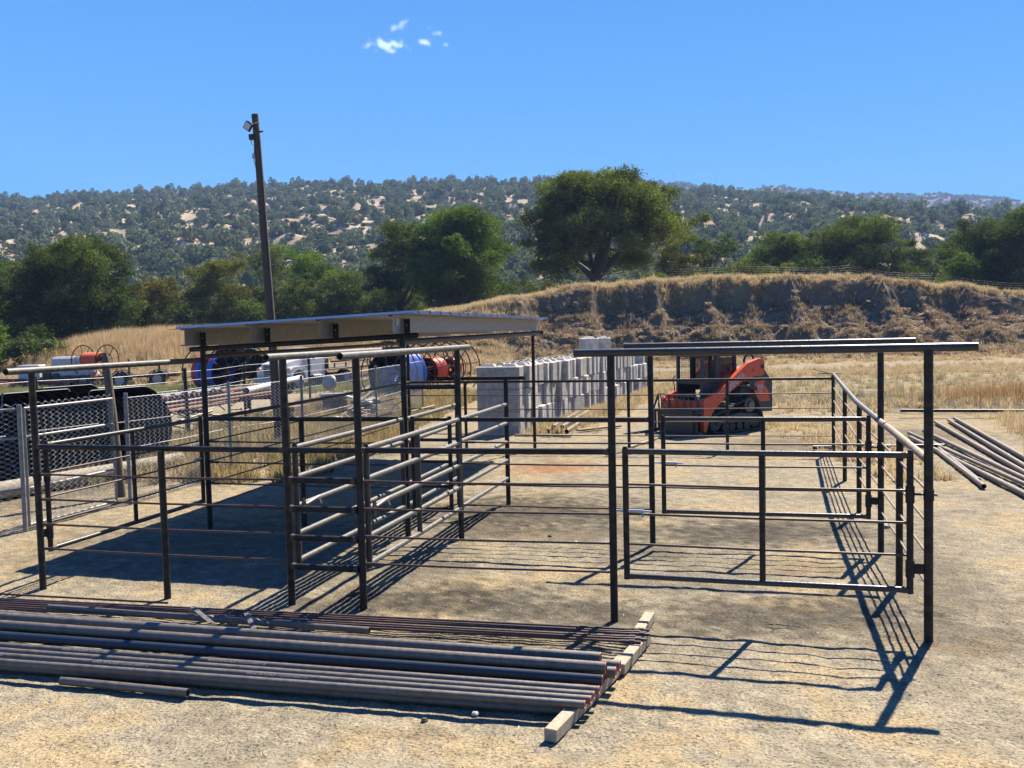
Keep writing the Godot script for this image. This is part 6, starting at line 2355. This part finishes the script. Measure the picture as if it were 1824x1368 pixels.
	part("red_frame", b, M.redpaint, t)
	b = MB.new(Vector3.ZERO)
	b.box(Vector3(0.25, 0.95, 0.3), Vector3(1.3, 0.95, 0.9), Basis(), 0.05)
	b.box(Vector3(1.9, 1.05, 0.1), Vector3(1.6, 0.25, 0.8), Basis(), 0.04)
	part("generator", b, M.white, t)
	b = MB.new(Vector3.ZERO)
	b.box(Vector3(1.3, 0.75, 0.5), Vector3(0.5, 0.45, 0.5), Basis(), 0.05)
	b.box(Vector3(1.9, 0.72, 0.5), Vector3(0.4, 0.35, 0.5), Basis(), 0.05)
	b.tube([Vector3(-1.6, 0.58, 1.0), Vector3(0.2, 0.52, 1.0)], 0.07, 8)
	part("engine", b, M.black, t)
	for s in [0.0, 1.25]:
		wheel(t, Vector3(0.9, 0.33, s), Vector3(0, 0, 1), 0.33, 0.2, M.redpaint)
	b = MB.new(Vector3.ZERO)
	b.box(Vector3(1.9, 1.6, -1.0), Vector3(0.7, 0.35, 0.3), Basis(Vector3.BACK, -0.2), 0.08)
	part("red_hood", b, M.redpaint, t)
	# black trailer frame with wheels
	t = thing("black_trailer", "bare black trailer frame with curved wings and white wheels", "trailer", Vector3(-22.4, 0, -56.0))
	var ty := Basis(Vector3.UP, 0.25)
	b = MB.new(Vector3.ZERO)
	for s in [-1.0, 1.0]:
		b.box(ty * Vector3(-0.2, 0.62, 0.55 * s), Vector3(4.8, 0.14, 0.1), ty)
	for k in 5:
		b.box(ty * Vector3(-2.2 + k * 0.95, 0.62, 0), Vector3(0.08, 0.1, 1.1), ty)
	b.box(ty * Vector3(-0.6, 1.15, 0.55), Vector3(0.1, 1.0, 0.1), ty)
	b.box(ty * Vector3(1.1, 1.05, 0.55), Vector3(0.1, 0.9, 0.1), ty)
	b.box(ty * Vector3(0.2, 1.25, 0.55), Vector3(1.8, 0.07, 0.07), ty)
	part("frame", b, M.black, t)
	for x in [-1.1, 1.0]:
		for s in [-1.0, 1.0]:
			wheel(t, ty * Vector3(x, 0.43, 0.85 * s), ty * Vector3(0, 0, s), 0.47, 0.24, M.rimgray)
			b = MB.new(Vector3.ZERO)
			var pl := PackedVector2Array()
			for i in 10:
				var a := deg_to_rad(12.0) + PI * 0.92 * i / 9.0
				pl.append(Vector2(cos(a) * 0.58, sin(a) * 0.56))
			for i in 10:
				var a := deg_to_rad(12.0) + PI * 0.92 * (9 - i) / 9.0
				pl.append(Vector2(cos(a) * 0.53, sin(a) * 0.51))
			b.prism(pl, -0.16, 0.16, ty * Vector3(x, 0.45, 0.85 * s), ty)
			part("wing", b, M.black, t)
	# pipe rack
	t = thing("rack_stand", "dark steel stand holding the rusty pipes, left one", "stand", Vector3(-9.75, 0, -26.4), "pipe rack stands")
	for e in [[Vector3(-9.75, 0, -26.4), t]]:
		_stand(t)
	var t2 := copy(t, "dark steel stand holding the rusty pipes, right one")
	t2.position = Vector3(-8.65, 0, -31.6)
	var RP := [[Vector3(-10.35, 1.06, -23.6), Vector3(-8.35, 1.08, -33.4), 0.075, M.rust, "thick rusty pipe lying along the top of the rack"], [Vector3(-10.1, 0.96, -24.4), Vector3(-8.2, 0.96, -33.0), 0.06, M.rod, "dark pipe on the rack below the thick rusty one"], [Vector3(-9.9, 0.86, -25.0), Vector3(-7.95, 0.90, -32.6), 0.05, M.rust, "thinner rusty pipe low on the rack"], [Vector3(-9.7, 0.74, -25.6), Vector3(-7.9, 0.78, -33.2), 0.05, M.rust, "lowest rusty pipe on the rack"]]
	for e in RP:
		lay("rack_pipe", e[4], e[0], e[1], e[2], e[3], "pipes on the rack")
	lay("plastic_pipe", "fat white plastic pipe lying on the right of the rack", Vector3(-8.05, 1.16, -28.0), Vector3(-7.75, 1.26, -34.0), 0.10, M.white, "")
	b = MB.new(Vector3(-9.6, 1.2, -27.5))
	for k in 14:
		var p := Vector3(-9.95, 1.19, -25.6).lerp(Vector3(-9.15, 1.2, -29.4), k / 14.0)
		b.box(p, Vector3(0.30, 0.012, 0.20), Basis(Vector3.UP, 0.1) * Basis(Vector3(1, 0, 0), 0.25 if k % 2 == 0 else -0.25))
	solo("roofing_offcut", b, M.roof, "strip of corrugated roofing laid on the rack", "roofing sheet")
	# wire fence with dark posts behind the chain link
	t = thing("wire_fence", "strand wire fence with dark posts behind the chain link", "fence", Vector3(-9.1, 0, -26.0))
	var WP := [Vector3(-14.0, 0, -17.5), Vector3(-11.3, 0, -22.0), Vector3(-9.15, 0, -26.0), Vector3(-8.95, 0, -31.0), Vector3(-8.3, 0, -38.0), Vector3(-7.0, 0, -46.0)]
	for e in WP:
		rail(t, e, e + Vector3(-0.03, 1.95, 0), 0.05, M.steel, "post")
	for h in [1.85, 1.6, 1.35, 1.05, 0.7]:
		b = MB.new(t.position)
		var pts := []
		for i in WP.size():
			pts.append(WP[i] + Vector3(0, h, 0))
			if i < WP.size() - 1:
				pts.append(WP[i].lerp(WP[i + 1], 0.5) + Vector3(0, h - 0.03, 0))
		b.tube(pts, 0.005, 4)
		part("wire", b, M.galvwire, t)
	# timber stacks
	var S := [[Vector3(-6.3, 0, -33.0), 1.5, 5, 5, 0.14, 0.3, M.woodbrown, "brown bundle of square timbers left of the blue coil"], [Vector3(-4.9, 0, -31.2), 1.7, 5, 4, 0.16, 0.1, M.woodgray, "grey heap of old timbers beside the chain link fence"], [Vector3(-7.2, 0, -30.6), 1.0, 3, 3, 0.16, -0.2, M.woodbrown, "small brown bundle of timbers by the rack"]]
	for e in S:
		var st := thing("timber_stack", e[7], "timber stack", e[0])
		var r := RandomNumberGenerator.new()
		r.seed = int(e[1] * 100)
		for l in e[3]:
			for k in e[2]:
				b = MB.new(Vector3.ZERO)
				b.box(Vector3((k - e[2] / 2.0) * (e[4] + 0.02) + r.randfn() * 0.02, e[4] * (l + 0.5), r.randfn() * 0.08), Vector3(e[4], e[4] - 0.012, e[1] + r.randf() * 0.3), Basis(Vector3.UP, e[5] + r.randfn() * 0.05), 0.008)
				part("timber", b, e[6], st)
	for e in [[Vector3(-4.6, 0.9, -30.4), Vector3(-5.6, 0.1, -29.6), "pale plank leaning on the grey timber heap"], [Vector3(-5.6, 0.75, -31.0), Vector3(-4.6, 0.55, -30.2), "white board lying on the grey timber heap"], [Vector3(-6.7, 0.72, -32.2), Vector3(-5.2, 0.76, -32.1), "white beam lying on the brown timber bundle"], [Vector3(-6.2, 0.05, -24.2), Vector3(-3.9, 0.05, -25.6), "long yellow plank in the weeds by the pole foot"], [Vector3(-4.8, 0.06, -27.4), Vector3(-3.7, 0.06, -28.2), "white plank in the weeds before the blue coil"], [Vector3(-5.5, 0.25, -28.6), Vector3(-4.2, 0.12, -28.0), "grey bar in the scrap before the timber heap"]]:
		timber(e[2], e[0], e[1], 0.16, 0.05, "loose boards by the timber stacks", M.timber if e[2].contains("plank") else M.white)
	# scrap: a dome shaped cover and bent bars
	b = MB.new(Vector3(-6.9, 0.6, -35.0))
	b.lathe([Vector2(0, 0.30), Vector2(0.10, 0.27), Vector2(0.17, 0.17), Vector2(0.20, 0.0)], Vector3(-6.9, 1.0, -35.0), Vector3(-0.3, 0.2, 0.93).normalized(), 24)
	solo("dome_cover", b, M.galvdull, "grey dome cover standing among the scrap", "cover")
	b = MB.new(Vector3(-4.6, 0, -28.5))
	var rr := RandomNumberGenerator.new()
	rr.seed = 12
	for k in 26:
		var p := Vector3(-4.7 + rr.randfn() * 0.7, rr.randf_range(0.05, 0.5), -28.8 + rr.randfn() * 0.8)
		var q := p + Vector3(rr.randfn(), rr.randfn() * 0.2, rr.randfn()) * 0.6
		q.y = maxf(q.y, 0.03)
		b.tube([p, q], rr.randf_range(0.012, 0.03), 5)
	var heap := solo("scrap_bars", b, M.wornsteel, "tangled heap of scrap bars at the chain link fence", "scrap")
	heap.set_meta("kind", "stuff")
	b = MB.new(Vector3(-9.2, 0, -27.5))
	for k in 30:
		var p := Vector3(-9.2 + rr.randfn() * 0.5, rr.randf_range(0.05, 0.7), -27.8 + rr.randfn() * 1.5)
		var q := p + Vector3(rr.randfn() * 0.5, rr.randfn() * 0.25, rr.randfn() * 1.2)
		q.y = maxf(q.y, 0.03)
		b.tube([p, q], rr.randf_range(0.012, 0.035), 5)
	heap = solo("scrap_bars", b, M.wornsteel, "scrap bars and offcuts lying under the pipe rack", "scrap")
	heap.set_meta("kind", "stuff")
	b = MB.new(Vector3(-9.2, 0, -22.5))
	for k in 7:
		b.box(Vector3(-8.6 + k * 0.16, 0.06 + 0.02 * (k % 2), -22.3 - k * 0.35), Vector3(0.15, 0.08, 3.4), Basis(Vector3.UP, -0.3 + 0.04 * sin(k * 2.0)), 0.006)
	solo("loose_beams", b, M.woodgray, "grey weathered beams lying in the weeds behind the fence", "timber")

func _stand(t: Node3D) -> void:
	for x in [-0.35, 0.45]:
		var b := MB.new(Vector3.ZERO)
		b.box(Vector3(x, 0.36, 0), Vector3(0.12, 0.74, 0.12), Basis(), 0.01)
		part("leg", b, M.steel, t)
	var b := MB.new(Vector3.ZERO)
	b.box(Vector3(0.1, 0.70, 0), Vector3(1.6, 0.10, 0.14), Basis(), 0.01)
	part("crossbeam", b, M.steel, t)

func build_ridge_fence() -> void:
	var t := thing("barbed_wire_fence", "barbed wire fence with steel posts along the mound crest", "fence", Vector3(20, 6, -73))
	var xs := [-6.0, -2.0, 1.2, 4.0, 7.2, 10.0, 13.4, 15.4, 18.0, 20.3, 23.4, 26.6, 29.7, 33.0, 36.6, 40.4, 44.5]
	var pts := []
	for i in xs.size():
		var x: float = xs[i]
		var z := -73.0 + 0.4 * sin(x)
		var p := Vector3(x, ter(x, z), z)
		pts.append(p)
		var b := MB.new(t.position)
		var wood: bool = i == 8 or i == 2 or i == 11
		if wood:
			b.tube([p + Vector3(0, -0.2, 0), p + Vector3(0, 1.2, 0)], 0.055, 7)
		else:
			b.box(p + Vector3(0, 0.5, 0), Vector3(0.05, 1.2, 0.03))
		var po := part("wooden_post" if wood else "steel_post", b, M.woodbrown if wood else M.rod, t)
		if not wood:
			b = MB.new(t.position)
			b.box(p + Vector3(0, 1.03, 0), Vector3(0.06, 0.13, 0.04))
			part("white_tip", b, M.white, po)
	for h in [0.28, 0.5, 0.7, 0.88, 1.04]:
		var b := MB.new(t.position)
		var w := []
		for i in pts.size():
			w.append(pts[i] + Vector3(0, h, 0.03))
			if i < pts.size() - 1:
				w.append(pts[i].lerp(pts[i + 1], 0.5) + Vector3(0, h - 0.04, 0.03))
		b.tube(w, 0.0045, 4)
		part("wire", b, M.rod, t)

# ---------------------------------------------------------------- materials
func build_materials() -> void:
	M.galvdull = mat(lin(0.160, 0.160, 0.156), lin(0.240, 0.240, 0.232), 0.5, 0.3, 1.2, 0.03)
	var bump := bump_tex(0.02, 1.2, 3)
	var fineb := bump_tex(0.09, 3.0, 4)
	M.steel = mat(lin(0.010, 0.0095, 0.009), lin(0.036, 0.030, 0.025), 0.42, 0.0, 1.7, 0.018, bump)
	M.steel2 = mat(lin(0.016, 0.016, 0.016), lin(0.042, 0.040, 0.037), 0.38, 0.0, 1.5, 0.018, bump)
	M.dusty = mat(lin(0.042, 0.041, 0.038), lin(0.128, 0.123, 0.112), 0.55, 0.1, 1.6, 0.03, bump)
	M.rod = mat(lin(0.028, 0.017, 0.013), lin(0.085, 0.040, 0.026), 0.5, 0.0, 2.0, 0.02)
	M.rod_light = mat(lin(0.104, 0.080, 0.064), lin(0.208, 0.160, 0.120), 0.55, 0.2, 2.0, 0.02)
	M.rust = mat(lin(0.085, 0.034, 0.024), lin(0.178, 0.072, 0.047), 0.75, 0.1, 1.2, 0.02)
	M.rusty_light = mat(lin(0.176, 0.120, 0.076), lin(0.264, 0.216, 0.160), 0.6, 0.15, 1.2, 0.014, bump)
	M.pile = mat(lin(0.050, 0.041, 0.031), lin(0.118, 0.098, 0.074), 0.5, 0.0, 1.4, 0.03, bump)
	M.pile_shaded = mat(lin(0.010, 0.015, 0.024), lin(0.018, 0.027, 0.040), 0.45, 0.0, 1.4, 0.03)  # shaded copy of the pile steel: dark blue shade put into the colour
	M.pile_gray = mat(lin(0.075, 0.060, 0.048), lin(0.165, 0.130, 0.100), 0.55, 0.0, 1.4, 0.025, bump)
	M.redend = flat(lin(0.42, 0.13, 0.08), 0.6)
	M.steel.metallic_specular = 0.32
	M.pile.metallic_specular = 0.62
	M.pile.roughness = 0.55
	M.stencil = flat(lin(0.26, 0.255, 0.25), 0.8)
	M.bright = flat(lin(0.440, 0.440, 0.424), 0.35, 0.7)
	M.chrome = flat(lin(0.7, 0.7, 0.7), 0.15, 1.0)
	M.galv = mat(lin(0.26, 0.268, 0.262), lin(0.34, 0.35, 0.342), 0.42, 0.45, 0.8, 0.03)
	M.roof = mat(lin(0.360, 0.368, 0.376), lin(0.432, 0.440, 0.448), 0.35, 0.35, 0.6, 0.02)
	M.galvwire = flat(lin(0.66, 0.67, 0.67), 0.4, 0.2)
	M.weld = mat(lin(0.035, 0.020, 0.013), lin(0.10, 0.055, 0.033), 0.7, 0.0, 6.0, 0.05)
	M.timber = mat(lin(0.240, 0.196, 0.132), lin(0.352, 0.296, 0.212), 0.85, 0.0, 2.5, 0.03, fineb)
	M.wood = mat(lin(0.065, 0.050, 0.036), lin(0.135, 0.105, 0.078), 0.9, 0.0, 2.0, 0.03, fineb)
	M.polewood = mat(lin(0.050, 0.036, 0.026), lin(0.115, 0.080, 0.054), 0.9, 0.0, 2.2, 0.03, fineb)
	M.logwood = mat(lin(0.192, 0.160, 0.120), lin(0.304, 0.264, 0.204), 0.9, 0.0, 1.6, 0.03, fineb)
	M.plank = mat(lin(0.20, 0.12, 0.06), lin(0.30, 0.19, 0.10), 0.85, 0.0, 2.0, 0.03)
	M.woodbrown = mat(lin(0.095, 0.065, 0.042), lin(0.19, 0.135, 0.09), 0.9, 0.0, 2.0, 0.03)
	M.woodgray = mat(lin(0.128, 0.116, 0.096), lin(0.216, 0.196, 0.164), 0.9, 0.0, 2.0, 0.03)
	M.bark = mat(lin(0.06, 0.052, 0.044), lin(0.13, 0.112, 0.094), 0.95, 0.0, 0.8, 0.04)
	for i in 3:
		var k: float = [0.88, 1.0, 1.12][i]
		M["concrete%d" % i] = mat(lin(0.28 * k, 0.258 * k, 0.220 * k), lin(0.43 * k, 0.400 * k, 0.345 * k), 0.85, 0.0, 0.7, 0.025, fineb)
	M.orange = mat(lin(0.60, 0.066, 0.020), lin(0.68, 0.086, 0.028), 0.38, 0.0, 1.0, 0.02)
	M.darkgray = mat(lin(0.030, 0.032, 0.034), lin(0.055, 0.056, 0.056), 0.5, 0.1, 1.5, 0.02)
	M.cabgray = mat(lin(0.022, 0.025, 0.028), lin(0.040, 0.043, 0.046), 0.5, 0.05, 1.5, 0.02)
	M.black = flat(lin(0.018, 0.018, 0.019), 0.5)
	M.rubber = mat(lin(0.022, 0.021, 0.020), lin(0.05, 0.046, 0.040), 0.85, 0.0, 2.0, 0.03)
	M.wornsteel = mat(lin(0.12, 0.10, 0.08), lin(0.24, 0.20, 0.16), 0.5, 0.4, 2.0, 0.03)
	M.forksteel = mat(lin(0.035, 0.033, 0.032), lin(0.075, 0.068, 0.060), 0.5, 0.3, 2.0, 0.03)
	M.hose = flat(lin(0.022, 0.022, 0.023), 0.5)
	M.strap = flat(lin(0.30, 0.30, 0.29), 0.7)
	M.white = mat(lin(0.368, 0.364, 0.352), lin(0.464, 0.460, 0.448), 0.5, 0.0, 0.8, 0.02)
	M.truckwhite = mat(lin(0.416, 0.424, 0.432), lin(0.496, 0.496, 0.496), 0.3, 0.0, 0.6, 0.02)
	M.lightgray = flat(lin(0.320, 0.328, 0.328), 0.4, 0.2)
	M.rimgray = flat(lin(0.360, 0.360, 0.360), 0.45, 0.3)
	M.amber = flat(lin(0.65, 0.20, 0.04), 0.3)
	M.badge = flat(lin(0.05, 0.10, 0.28), 0.3)
	M.redpaint = mat(lin(0.255, 0.025, 0.022), lin(0.340, 0.043, 0.034), 0.5, 0.0, 1.0, 0.02)
	M.redpipe = flat(lin(0.493, 0.047, 0.032), 0.45)
	M.bluepipe = flat(lin(0.015, 0.098, 0.425), 0.42)
	M.orangepipe = flat(lin(0.578, 0.098, 0.025), 0.45)
	M.lens = flat(lin(0.496, 0.496, 0.464), 0.25)
	M.tint = StandardMaterial3D.new()
	M.tint.albedo_color = Color(0.16, 0.22, 0.21, 0.5)
	M.tint.transparency = BaseMaterial3D.TRANSPARENCY_ALPHA
	M.tint.roughness = 0.06
